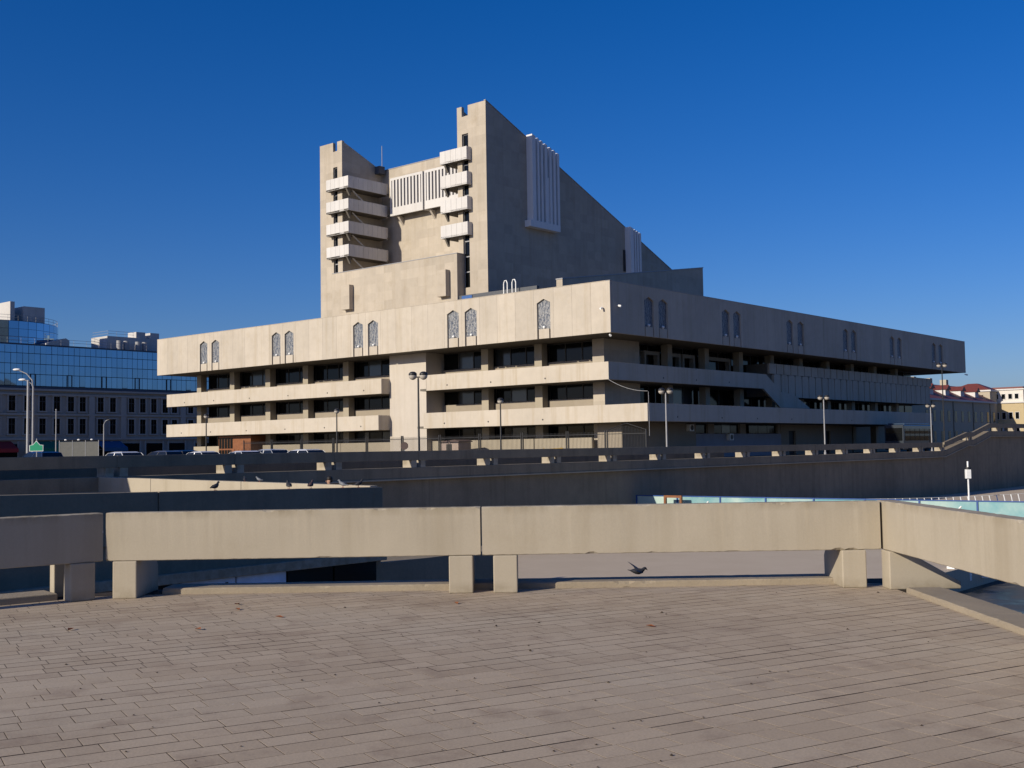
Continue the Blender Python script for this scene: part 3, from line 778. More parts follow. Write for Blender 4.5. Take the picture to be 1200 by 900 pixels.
B(X+2.75, X+3.1, 16.7, 17.1, 27.21, 32.5).build('fin', M['fin'], th)
fins([(27.9, 28.6), (28.85, 29.1), (29.35, 29.65), (29.9, 30.25)], lambda x: 29.2-0.25*(x-27.4), 19.0, 0.85, False)
B(27.4, 27.85, 17.35, 17.41, 23.5, 26.2).build('vent', M['blackmetal'], th)
# balconies of the towers
def tower_balcony(y0, y1, side, z):
    """front run y0..y1 at x=1.24, plus a return towards the back on the courtyard side"""
    xf = 1.24; h = 1.42; s = 0.10
    yc = y0 if side < 0 else y1        # courtyard side edge
    mb = MB().box(xf, BT-.002, y0+.02, y1-.02, z-h+.02, z-h+.2)
    if side < 0: mb.box(BT, 8.0, yc+.02, 40.85, z-h+.02, z-h+.2)
    else: mb.box(BT, 8.0, 21.68, yc-.02, z-h+.02, z-h+.2)
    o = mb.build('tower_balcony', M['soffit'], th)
    n = 5; w = (y1-y0)/n
    pmesh = B(0, 0.12, 0.012, w-.012, 0, h).mesh('panel', M['whitepanel'])
    for k in range(n): inst('panel', pmesh, o, (xf, y0+k*w, z-h))
    n2 = 8; w2 = (7.4-xf-.12)/n2
    pm2 = B(0.012, w2-.012, 0, 0.12, 0, h).mesh('panel', M['whitepanel'])
    ys = yc if side < 0 else yc-.12
    for k in range(n2): inst('panel', pm2, o, (xf+.122+k*w2, ys, z-h))
    # rounded end of the return
    arc = MB(); k = 6; c = 0.7; sg = 1 if side < 0 else -1
    pts = [(7.4+c*math.sin(i*math.pi/2/k), ys+(.12 if side > 0 else 0)+sg*(c-c*math.cos(i*math.pi/2/k))) for i in range(k+1)]
    pin = [(7.4+(c-.12)*math.sin(i*math.pi/2/k), ys+(.12 if side > 0 else 0)+sg*(c-(c-.12)*math.cos(i*math.pi/2/k))) for i in range(k+1)]
    arc.prism(pts + pin[::-1], 'z', z-h, z); arc.build('rounded_panel', M['whitepanel'], o)
    # outer end closing panel
    ye = y1-.12 if side < 0 else y0
    B(xf+.121, BT-.003, ye, ye+.12, z-h, z).build('end_panel', M['whitepanel'], o)
    # bracket
    yb = (y0+y1)/2
    MB().prism([(xf+.1, z-h), (BT-.01, z-h), (BT-.01, z-h-.85), (BT-.12, z-h-.85)], 'y', yc+sg*.55-.12, yc+sg*.55+.12).build('bracket', M['soffit'], o)
for z in (34.70, 31.95, 29.2, 26.4):
    tower_balcony(38.9, 42.95, -1, z)
    tower_balcony(19.6, 23.65, 1, z)
    MB().tube([(2.6, 39.75, z-1.45), (5.2, 39.75, z-3.1)], 0.09, 6).build('stair_stringer', M['whitepanel'], th)
MB().tube([(8.3, 40.5, 36.4), (8.3, 40.5, 39.9)], 0.045, 6).build('antenna_mast', M['greymetal'], th)
B(7.4, 8.3, 40.0, 40.84, 36.2, 37.15).build('roof_hatch', M['roofdark'], th)
# cameras on the fascia corner, hanging cable
def cctv(loc, rz):
    mb = MB().tube([(0, 0, 0), (-.22, 0, -.02)], 0.05, 8).tube([(-.2, 0, -.03), (-.5, 0, -.12)], 0.11, 10)
    return mb.build('security_camera', M['whitemetal'], th, loc, rz)
cctv((0.0, 0.82, 15.1), 0); cctv((1.12, 0.0, 15.35), R(90)); cctv((0.5, 0.5, 12.5), R(45))
cctv((96.9, 0.0, 12.4), R(90))
pts = []
for i in range(13):
    k = i/12; pts.append((1.24+(0.9-1.24)*k, 1.27+(-3.45-1.27)*k, 8.24+(6.9-8.24)*k-0.55*4*k*(1-k)*0.55))
MB().tube(pts + [(0.95, -3.52, 6.8), (0.95, -3.54, 4.0), (0.95, -3.54, 2.6)], 0.022, 6).build('cable', M['greymetal'], th)
# small poster on a column
o = B(4.22, 4.29, 50.35, 51.25, 0.7, 2.2).build('poster', plain('turquoise_print', (0.12, 0.50, 0.48), 0.5), th)
MB().prism([(50.6, 1.0), (50.85, 1.35), (51.1, 1.0), (51.05, 1.5), (50.8, 1.75), (51.0, 2.05), (50.7, 2.05), (50.6, 1.7), (50.75, 1.45)], 'x', 4.20, 4.219).build('printed_mark', M['whitemetal'], o)

# ================================================================== FENCE AND STREET THINGS BY THE THEATRE
def fence_panel(y0, y1, label, z0=STREET, h=2.7, x=-2.0, gate=False):
    f = thing('fence_panel', label, 'fence', G(x, (y0+y1)/2, z0), YAW, 'metal fence along the theatre')
    w = (y1-y0)/2
    for s in (-w+.06, w-.06): B(-.05, .05, s-.05, s+.05, 0, h+.15).build('post', M['blackmetal'], f)
    for z in (0.25, h-.25): B(-.025, .025, -w+.111, w-.111, z, z+.06).build('rail', M['blackmetal'], f)
    mb = MB(); n = max(4, int(2*w/0.17)); yv = -w+.15
    for k in range(n):
        yv = -w + .2 + k*(2*w-.4)/(n-1); mb.box(-.012, .012, yv-.012, yv+.012, 0.1, h + (0.55*(1-abs(yv)/w) if gate else 0.0))
    o = mb.build('bars', M['blackmetal'], f); o['kind'] = 'stuff'
    if gate:
        MB().tube([(0, -w+.06, h+.1), (0, 0, h+.75), (0, w-.06, h+.1)], 0.04, 6).build('arched_rail', M['blackmetal'], f)
    return f
edges = [(-5.2, -0.7), (-0.6, 3.9), (4.0, 9.6), (9.7, 15.3), (15.4, 21.0), (21.1, 26.7), (26.8, 32.4), (32.5, 38.1), (38.2, 43.8), (43.9, 49.5), (49.6, 55.2)]
words = ['arched gate panel at the theatre corner', 'panel just left of the arched gate', 'panel before the corner column bay', 'panel before the yellow barrier', 'panel behind the single globe lamp', 'panel next to the pink shed', 'panel in front of the wide pale pier', 'panel left of the wide pale pier', 'panel two bays left of the pale pier', 'panel beside the turquoise poster', 'panel next to the brown timber porch']
for i, ((y0, y1), wd) in enumerate(zip(edges, words)):
    fence_panel(y0, y1, 'black metal fence ' + wd, gate=(i == 0))

def lamp(name, label, loc, h, kind, rz=YAW):
    t = thing(name, label, 'street lamp', loc, rz, 'globe lamps in front of the theatre')
    MB().tube([(0, 0, 0), (0, 0, 0.5), (0, 0, 0.52), (0, 0, h-.1)], [0.11, 0.10, 0.065, 0.05], 10).build('pole', M['blackmetal'] if kind != 'light' else M['greymetal'], t)
    hx = (-.3, .3) if kind == 'double' or kind == 'light' else (0.0,)
    if len(hx) == 2: MB().tube([(0, -.3, h-.05), (0, .3, h-.05)], 0.035, 8).build('arm', M['blackmetal'], t)
    for x in hx:
        MB().sphere((0, x, h+.02), 0.225, seg=16, rings=10).build('globe', M['globe'], t, smooth=True)
        cap = MB()
        cap.sphere((0, x, h+.10), 0.236, 0.236, 0.17, 16, 8); cap.build('globe_cap', M['blackmetal'], t, smooth=True)
    return t
tg = NT('lamp_globe'); tg.color((0.42, 0.38, 0.33)); tg.rough(0.15); M['globe'] = tg.m
def at(u, depth, z):
    """a point on the street given by its bearing (photo column) and distance"""
    x = (u-600)/1347.9*depth
    return (x, depth, z)
RZ_V = 0.0 + math.pi/2
lamp('globe_lamp', 'twin globe lamp in front of the wide pale pier', at(490, 64, STREET), 5.35, 'double', math.pi/2)
lamp('globe_lamp', 'twin globe lamp right of the theatre corner', at(780, 83, STREET), 5.2, 'light', math.pi/2)
lamp('globe_lamp', 'twin globe lamp before the fluted cladding', at(965, 102.7, STREET), 5.35, 'light', math.pi/2)
lamp('globe_lamp', 'twin globe lamp at the far right end of the theatre', at(1090, 122, STREET), 5.1, 'light', math.pi/2)
lamp('globe_lamp', 'tall twin globe lamp before the yellow houses', at(1105, 115, STREET), 8.9, 'double', math.pi/2)
lamp('globe_lamp', 'single globe lamp right of the pale pier', at(586, 86, STREET), 4.8, 'single')
lamp('globe_lamp', 'single globe lamp beside the turquoise poster', at(394, 99, STREET), 4.7, 'single')
lamp('globe_lamp', 'single globe lamp at the left end of the theatre', at(241, 107, STREET), 4.7, 'single')

def shade(n, c): return plain(n, c, 0.5)
t = thing('street_light', 'tall grey street light with two curved arms above the green sign', 'street light', at(38, 120, STREET))
MB().tube([(0, 0, 0), (0, 0, 5), (0, 0, 8.4), (-.1, 0, 9.2), (-.7, 0, 9.9), (-1.6, 0, 10.3)], [.14, .11, .09, .08, .06, .05], 10).build('pole', M['greymetal'], t)
MB().tube([(0, 0, 8.3), (-.15, 0, 8.8), (-.5, 0, 9.1), (-1.0, 0, 9.25)], .05, 8).build('arm', M['greymetal'], t)
for x, z in ((-1.75, 10.35), (-1.15, 9.28)): MB().sphere((x, 0, z), .42, .16, .13, 12, 7).build('lamp_head', M['whitemetal'], t, smooth=True)
t = thing('mast', 'plain thick grey mast left of the curved street light', 'mast', at(32, 118, STREET))
MB().tube([(0, 0, 0), (0, 0, 9.0)], [.17, .12], 12).build('pole', M['greymetal'], t); MB().sphere((0, 0, 9.0), .13, seg=10, rings=6).build('cap', M['greymetal'], t)
t = thing('mast', 'thin grey pole right of the green sign', 'mast', at(65, 118, STREET))
MB().tube([(0, 0, 0), (0, 0, 6.0)], [.07, .05], 8).build('pole', M['greymetal'], t); MB().sphere((0, 0, 6.0), .08, seg=8, rings=6).build('finial', M['greymetal'], t)
t = thing('street_light', 'small grey street light by the blue awning', 'street light', at(121, 115, STREET))
MB().tube([(0, 0, 0), (0, 0, 4.3), (.15, 0, 4.65), (.45, 0, 4.8)], [.07, .05, .045, .04], 8).build('pole', M['greymetal'], t)
MB().sphere((.55, 0, 4.8), .25, .12, .09, 10, 6).build('lamp_head', M['blackmetal'], t, smooth=True)

# green shaped sign
t = thing('green_sign', 'green house shaped sign with white border at the left', 'sign', at(42, 72, STREET))
gm = plain('green_sign_face', (0.01, 0.26, 0.13), 0.4, var=0.05)
outl = [(-.43, 1.55), (.43, 1.55), (.43, 1.93), (.22, 1.96), (0, 2.22), (-.22, 1.96), (-.43, 1.93)]
MB().prism(outl, 'y', 0, .05).build('border', M['whitemetal'], t)
MB().prism([(x*.92, 1.83+(z-1.83)*.87) for x, z in outl], 'y', -.012, -.001).build('face', gm, t)
MB().tube([(0, .08, 0), (0, .08, 2.35)], .035, 8).build('post', M['greymetal'], t)

# mesh screen on poles
t = thing('mesh_screen', 'grey wire mesh screen on thin poles behind the cars', 'screen', at(92, 112, STREET))
for k in range(4): MB().tube([(-1.9+k*1.27, 0, 0), (-1.9+k*1.27, 0, 2.75)], .04, 6).build('pole', M['greymetal'], t)
B(-1.9, 1.9, -.01, .01, .4, 2.6).build('mesh', plain('mesh_grey', (0.13, 0.13, 0.12), 0.8), t)
for k in range(3): MB().sphere((-1.3+k*1.27, 0, 2.8), .14, .1, .08, 8, 6).build('lamp_head', M['whitemetal'], t)

# shed, barrier, round mirror on the forecourt
t = thing('site_shed', 'small pinkish site shed behind the fence right of the pier', 'shed', G(0.2, 20.8, STREET), YAW)
B(-1.0, 1.0, -1.3, 1.3, 0, 2.05).build('wall', concrete('pink_render', (0.42, 0.33, 0.28)), t)
MB().prism([(-1.45, 2.06), (1.45, 2.06), (1.45, 2.15), (-.9, 2.32), (-1.45, 2.15)], 'x', -1.1, 1.1).build('roof', plain('shed_roof', (0.12, 0.08, 0.07)), t)
B(-1.03, -1.0, -.4, .4, 0.05, 1.85).build('door', M['frame'], t)
t = thing('road_barrier', 'yellow road barrier lying by the fence near the gate', 'barrier', G(-1.0, 6.6, STREET), YAW)
yl = plain('yellow_paint', (0.55, 0.33, 0.03), 0.5)
for z in (.9, 1.2): MB().tube([(0, -1.3, z), (0, 1.3, z-.1)], .07, 8).build('rail', yl, t)
for y in (-1.1, 1.1): MB().tube([(0, y, 0), (0, y, 1.3)], .05, 8).build('leg', yl, t)
t = thing('round_sign', 'brown round sign on a thin pole before the pale pier', 'sign', at(473, 78, STREET))
MB().tube([(0, 0, 0), (0, 0, 1.3)], .025, 6).build('pole', M['greymetal'], t)
MB().tube([(0, -.03, 1.55), (0, .03, 1.55)], .26, 20).build('disc', plain('disc_brown', (0.10, 0.07, 0.06), 0.5), t)

# ---- parked cars (mostly hidden by the parapet: roofs show)
rubber = plain('tyre_rubber', (0.015, 0.015, 0.015), 0.8); rim_m = plain('wheel_rim', (0.4, 0.4, 0.42), 0.35, 0.8)
cglass = glass('car_glass', (0.008, 0.009, 0.010), 0.04, 0.6)
lightm = plain('head_lamp', (0.6, 0.6, 0.6), 0.2); redm = plain('tail_lamp', (0.3, 0.01, 0.01), 0.25)
def paint(name, c):
    t = NT(name); t.color(c); t.rough(0.28); t.b.inputs['Metallic'].default_value = 0.15
    t.b.inputs['Coat Weight'].default_value = 0.6; t.b.inputs['Coat Roughness'].default_value = 0.05; return t.m
def car(label, loc, rz, mat, h=1.48, L=4.3, W_=1.78, suv=False):
    t = thing('parked_car', label, 'car', loc, rz, 'cars parked behind the long parapet')
    h -= 0.06; hw = W_/2; zb = 0.22 if not suv else 0.28; zw = 0.88 if not suv else 1.0
    def ring(x, w, z0, z1): return [(x, -w, z0), (x, -w*.985, z1*.72), (x, -w*.92, z1), (x, w*.92, z1), (x, w*.985, z1*.72), (x, w, z0)]
    st = [(-L/2, .78, zb+.12, zw*.80), (-L/2+.12, .93, zb, zw*.97), (-L/2+.7, 1, zb, zw), (0, 1, zb, zw), (L/2-1.25, 1, zb, zw*.98), (L/2-.35, .95, zb, zw*.86), (L/2-.08, .86, zb+.03, zw*.74), (L/2, .74, zb+.1, zw*.62)]
    MB().loft([ring(x, hw*w, a, b) for x, w, a, b in st]).build('body', mat, t, bevel=0.04)
    xr, xf = (-L/2+.28, L/2-1.15)
    def cab(x0, x1, y, z0, z1, x0t, x1t, yt, top):
        mb = MB(); mb.hexa([(x0, -y, z0), (x1, -y, z0), (x1, y, z0), (x0, y, z0)], [(x0t, -yt, z1), (x1t, -yt, z1), (x1t, yt, z1), (x0t, yt, z1)]); return mb
    back = .25 if suv else .62
    cab(xr, xf, hw*.90, zw-.02, h-.07, xr+back, xf-.85, hw*.74, 0).build('windows', cglass, t, bevel=0.03)
    rf = MB(); r0, r1 = xr+back-.03, xf-.83
    rf.hexa([(r0, -hw*.76, h-.09), (r1, -hw*.76, h-.09), (r1, hw*.76, h-.09), (r0, hw*.76, h-.09)], [(r0+.3, -hw*.55, h), (r1-.45, -hw*.55, h), (r1-.45, hw*.55, h), (r0+.3, hw*.55, h)])
    for s in (-1, 1):
        for xa, xt in ((xf, xf-.85), (xr, xr+back), ((xr+xf)/2, (xr+back+xf-.85)/2)):
            rf.hexa([(xa-.03, s*hw*.885, zw-.03), (xa+.03, s*hw*.885, zw-.03), (xa+.03, s*hw*.925, zw-.03), (xa-.03, s*hw*.925, zw-.03)],
                    [(xt-.03, s*hw*.73, h-.07), (xt+.03, s*hw*.73, h-.07), (xt+.03, s*hw*.77, h-.07), (xt-.03, s*hw*.77, h-.07)])
    rf.build('roof', mat, t, bevel=0.025)
    for x in (-L*.31, L*.31):
        for s in (-1, 1):
            wv = MB().tube([(x, s*(hw-.2), .32), (x, s*(hw+.01), .32)], .32, 20).build('wheel', rubber, t)
            MB().tube([(x, s*(hw+.0), .32), (x, s*(hw+.02), .32)], .19, 16).build('rim', rim_m, wv)
    for s in (-1, 1):
        B(L/2-.16, L/2-.03, s*hw*.55-.17, s*hw*.55+.17, zw*.58, zw*.70).build('headlight', lightm, t)
        B(-L/2-.01, -L/2+.1, s*hw*.6-.14, s*hw*.6+.14, zw*.68, zw*.86).build('tail_light', redm, t)
        MB().sphere((xf-.3, s*(hw+.06), zw+.06), .08, .10, .07, 8, 6).build('mirror', mat, t)
    return t
wh = paint('white_car_paint', (0.70, 0.70, 0.70)); bl = paint('blue_car_paint', (0.012, 0.025, 0.085)); gy = paint('grey_car_paint', (0.09, 0.09, 0.10)); sv = paint('silver_car_paint', (0.42, 0.43, 0.45)); bk = paint('black_car_paint', (0.012, 0.012, 0.014))
AZ1 = math.atan2(D1.y, D1.x)
car('dark blue estate car beside the green sign', at(45, 82, STREET), AZ1, bl, 1.62, 4.7, 1.85, True)
car('white car below the blue awning', at(140, 72, STREET), AZ1, wh, 1.50, 4.4)
car('dark grey hatchback right of the white car', at(187, 84, STREET), AZ1+.1, gy, 1.56, 4.1, 1.8, True)
car('black car between the grey hatchback and the theatre balconies', at(208, 90, STREET), AZ1, bk, 1.60, 4.3, 1.8, True)
car('white low car under the theatre lower left balcony end', at(232, 78, STREET), AZ1, wh, 1.46)
car('white car in front of the timber porch', at(282, 74, STREET), AZ1-.15, wh, 1.44)
car('silver car just right of the timber porch', at(312, 78, STREET), AZ1, sv, 1.54, 4.4)
car('white car below the turquoise poster', at(352, 74, STREET), AZ1, wh, 1.48, 4.5)

# ---- coach standing under the right balcony
t = thing('coach', 'dark blue grey coach parked under the right balcony', 'bus', G(56.0, -6.7, STREET), YAW)
bm_ = paint('coach_paint', (0.03, 0.04, 0.055))
B(-4.8, 4.8, -1.25, 1.25, .35, 3.5).build('body', bm_, t, bevel=0.12)
for k in range(5): B(-4.4+k*1.6, -4.4+k*1.6+1.45, -1.28, -1.24, 1.5, 3.0).build('window', cglass, t)
B(3.75, 4.5, -1.28, -1.24, .5, 3.0).build('door', cglass, t)
B(-4.83, -4.78, -1.05, 1.05, 1.5, 3.1).build('windscreen', cglass, t)
B(-4.0, 4.2, -1.1, 1.1, 3.5, 3.72).build('roof_unit', paint('coach_roof', (0.02, 0.045, 0.09)), t, bevel=0.06)
for x in (-3.0, 2.9):
    for s in (-1, 1): MB().tube([(x, s*1.0, .48), (x, s*1.27, .48)], .48, 20).build('wheel', rubber, t)

# ================================================================== LOWER EMBANKMENT THINGS
# hoarding with printed teal panels
hd = []
def tealmat():
    t = NT('teal_print'); p = t.pos()
    c = t.mix(t.ramp(t.noise(p, 0.28, 5, 0.6), 0.38, 0.62), (0.11, 0.29, 0.33), (0.45, 0.54, 0.47))
    c = t.mix(t.ramp(t.noise(t.scale(p, (1, 1, 2)), 0.9, 5, 0.7), 0.56, 0.7, 0, 0.7), c, (0.45, 0.48, 0.44))
    oi = t.n('ShaderNodeObjectInfo'); c = t.mix(t.ramp(oi.outputs['Random'], 0, 1, 0, 0.45), c, (0.10, 0.25, 0.28))
    t.color(c); t.rough(0.6); return t.m
tm = tealmat(); bluef = plain('blue_hoarding_frame', (0.015, 0.06, 0.22), 0.5)
hb = (Vector((8.3, 71, 0)) - C0).dot(D2); ha = WALL_A - 0.1
hoard = thing('hoarding', 'low site hoarding of pale teal printed panels in blue frames', 'hoarding', G(hb, ha, LOWER), YAW)
for k in range(8):
    y1 = -0.1 - k*2.95; y0 = y1-2.85
    B(0, .04, y0, y1, .12, 2.09).build('panel', tm, hoard)
    B(-.05, .07, y1+.005, y1+.095, 0, 2.15).build('post', bluef, hoard)
    B(-.03, .06, y0, y1, 2.092, 2.15).build('rail', bluef, hoard)
for k in (1, 6):     # small drawn arrows on two panels
    MB().tube([(-.008, -1.2-k*2.95-.4, 1.2), (-.008, -1.2-k*2.95-1.0, 1.85)], .04, 6).sphere((-.008, -1.2-k*2.95-.4, 1.2), .09, seg=8, rings=6).build('printed_mark', M['whitemetal'], hoard)
t = thing('timber_frame', 'brown timber frame standing before the left end of the hoarding', 'frame', G(hb-0.8, ha-3.2, LOWER), YAW)
for y in (-.55, .55): B(-.07, .07, y-.07, y+.07, 0, 2.2).build('upright', M['wood'], t)
B(-.07, .07, -.479, .479, 2.06, 2.2).build('crossbar', M['wood'], t)

# white sign pole
t = thing('signal_pole', 'white pole with a white box and dark lantern right of centre', 'pole', at(1131, 60, LOWER))
MB().tube([(0, 0, 0), (0, 0, 4.1)], .045, 10).build('pole', M['whitemetal'], t)
B(-.13, .13, -.11, .11, 3.2, 3.68).build('box', M['whitemetal'], t, bevel=0.02)
MB().tube([(0, 0, 3.7), (0, 0, 3.8)], .16, 10).build('lantern', M['blackmetal'], t)

# curved ramp with inclined white railing
ramp_pts = []
for i in range(46):
    k = i/45.0; u = 905 + 380*k; d = 76 - 17*k - 3*math.sin(k*math.pi)
    ramp_pts.append(Vector(((u-600)/1347.9*d, d, -3.25 + 1.0*k**1.4)))
rp = MB(); 
for a, b in zip(ramp_pts[:-1], ramp_pts[1:]):
    n = Vector((-(b-a).y, (b-a).x, 0)).normalized()*2.2
    rp.hexa([(a.x, a.y, LOWER), (b.x, b.y, LOWER), (b.x+n.x, b.y+n.y, LOWER), (a.x+n.x, a.y+n.y, LOWER)], [(a.x, a.y, a.z+.15), (b.x, b.y, b.z+.15), (b.x+n.x, b.y+n.y, b.z+.15), (a.x+n.x, a.y+n.y, a.z+.15)])
o = rp.build('ramp', M['par']); struct(o, 'curved pale ramp on the lower embankment')
rail = thing('ramp_railing', 'white railing of leaning posts along the curved ramp', 'railing', tuple(ramp_pts[20]))
c0 = ramp_pts[20]
for p in ramp_pts:
    q = p - c0; MB().tube([(q.x, q.y, q.z+.1), (q.x-.05, q.y, q.z+.8), (q.x-.19, q.y-.05, q.z+1.4)], .028, 6).build('post', M['whitemetal'], rail)
MB().tube([tuple(p-c0+Vector((-.18, -.05, 1.4))) for p in ramp_pts], .012, 6).build('wire', M['greymetal'], rail)

# quay posts
for i, u in enumerate((1112, 1130, 1150)):
    d = 46.9 + i*0.9
    x = (u-600)/1347.9*d
    t = thing('mooring_post', ['white mooring post on the quay nearest the corner', 'white mooring post second from the corner', 'white mooring post third from the corner'][i], 'post', (x-.2, d, WATER+.2), YAW, 'white posts on the quay edge')
    B(-.09, .09, -.2, .12, 0.1, 1.25).build('post', M['whitemetal'], t, bevel=0.02)
    B(-.12, .12, -.24, .14, 1.25, 1.33).build('cap', M['whitemetal'], t)

# ================================================================== PIGEONS
pg_dark = plain('pigeon_plumage', (0.028, 0.028, 0.033), 0.6, var=0.3, scale=18)
pg_grey = plain('pigeon_grey_plumage', (0.16, 0.17, 0.19), 0.6, var=0.3, scale=18)
pg_brown = plain('pigeon_brown_plumage', (0.07, 0.045, 0.045), 0.6, var=0.3, scale=18)
pink = plain('pigeon_foot', (0.30, 0.10, 0.09), 0.6)
def pigeon_body(mat):
    # spine stations: x forward, z height, half width, half height
    st = [(-.165, .115, .018, .006), (-.12, .122, .028, .010), (-.07, .135, .045, .034), (-.02, .15, .058, .052), (.035, .168, .056, .056), (.075, .195, .042, .045), (.092, .225, .028, .032), (.102, .252, .027, .027), (.118, .262, .026, .025), (.136, .260, .018, .018), (.150, .254, .007, .008), (.172, .246, .002, .003)]
    k = 12; rings = []
    for i, (x, z, w, h) in enumerate(st):
        a = st[min(i+1, len(st)-1)]; b = st[max(i-1, 0)]
        t = Vector((a[0]-b[0], 0, a[1]-b[1])).normalized(); nrm = Vector((-t.z, 0, t.x))
        rings.append([Vector((x, 0, z)) + Vector((0, 1, 0))*w*math.cos(2*math.pi*j/k) + nrm*h*math.sin(2*math.pi*j/k) for j in range(k)])
    return MB().loft(rings)
def pigeon(label, loc, rz, mat, fly=False, tilt=0.0):
    t = thing('pigeon', label, 'pigeon', (loc[0], loc[1], loc[2] - (0 if fly else 0.040)), rz, 'pigeons'); t.scale = (0.8,)*3 if not fly else (0.85,)*3
    b = pigeon_body(mat).build('body', mat, t, smooth=True)
    for s in (-1, 1):
        if not fly:
            w = MB(); k = 10
            rr = []
            for x, z, h, yy in ((.05, .175, .012, .050), (.03, .165, .038, .062), (-.02, .150, .042, .066), (-.08, .138, .026, .052), (-.14, .128, .010, .026), (-.175, .122, .003, .012)):
                rr.append([Vector((x, s*(yy+.006*math.cos(2*math.pi*j/k)), z + h*math.sin(2*math.pi*j/k))) for j in range(k)])
            w.loft(rr).build('wing', mat, t, smooth=True)
            MB().tube([(-.005, s*.022, .115), (.0, s*.022, .08), (.004, s*.022, .056)], .005, 6).tube([(-.02, s*.022, .055), (.035, s*.022, .054)], .005, 5).tube([(.004, s*.022, .055), (.028, s*.022+.014, .054)], .004, 5).tube([(.004, s*.022, .055), (.028, s*.022-.014, .054)], .004, 5).build('leg', pink, t)
        else:
            w = MB(); k = 8; rr = []
            for d, xc, ch, th_ in ((.03, .02, .075, .012), (.12, .02, .072, .009), (.20, -.02, .060, .006), (.27, -.07, .045, .004), (.33, -.13, .014, .002)):
                ang = R(13 if s > 0 else -4)
                rr.append([Vector((xc + ch*math.cos(2*math.pi*j/k), s*d*math.cos(ang) - s*th_*math.sin(2*math.pi*j/k)*math.sin(ang), .175 + d*math.sin(ang) + th_*math.sin(2*math.pi*j/k)*math.cos(ang))) for j in range(k)])
            w.loft(rr).build('wing', mat, t, smooth=True)
        MB().sphere((.118, s*.025, .265), .006, seg=8, rings=6).build('eye', M['blackmetal'], t)
    return t
M1o = Vector((-8.9, 20.0, 0))
def on_m1(u):
    k = (u-600)/1347.9; tt = (M1o.x - k*M1o.y)/(k*D2.y - D2.x)
    p = G(-80.5+tt, -44.4+.13); return (p.x, p.y, zt(tt)+0.001)
pigeon('dark pigeon perched alone on the left of the dark wall', on_m1(255), R(60), pg_dark)
pigeon('dark pigeon second from the left on the dark wall', on_m1(341), R(120), pg_dark)
pigeon('upright brownish pigeon on the dark wall', on_m1(366.5), R(75), pg_brown)
pigeon('grey pigeon with pale breast facing left on the dark wall', on_m1(404), R(165), pg_grey)
pigeon('dark pigeon at the right end of the dark wall', on_m1(422), R(20), pg_dark)
def on_s(u):
    k = (u-600)/1347.9; q = G(-66.45, WALL_A); tt = (q.x - k*q.y)/(k*(-D1.y) - (-D1.x)); p = q - D1*tt
    return (p.x, p.y, 0.79 - tt*0.0135 + .001)
pigeon('dark pigeon on the sunlit cross wall, left one', on_s(286), R(110), pg_dark)
pigeon('grey pigeon crouched on the sunlit cross wall, right one', on_s(303), R(170), pg_grey)
fp = pigeon('grey pigeon flying low beyond the front parapet', (1.80, 17.6, -0.40), R(8), pg_dark, fly=True); fp.rotation_euler = (0, R(24), R(8))

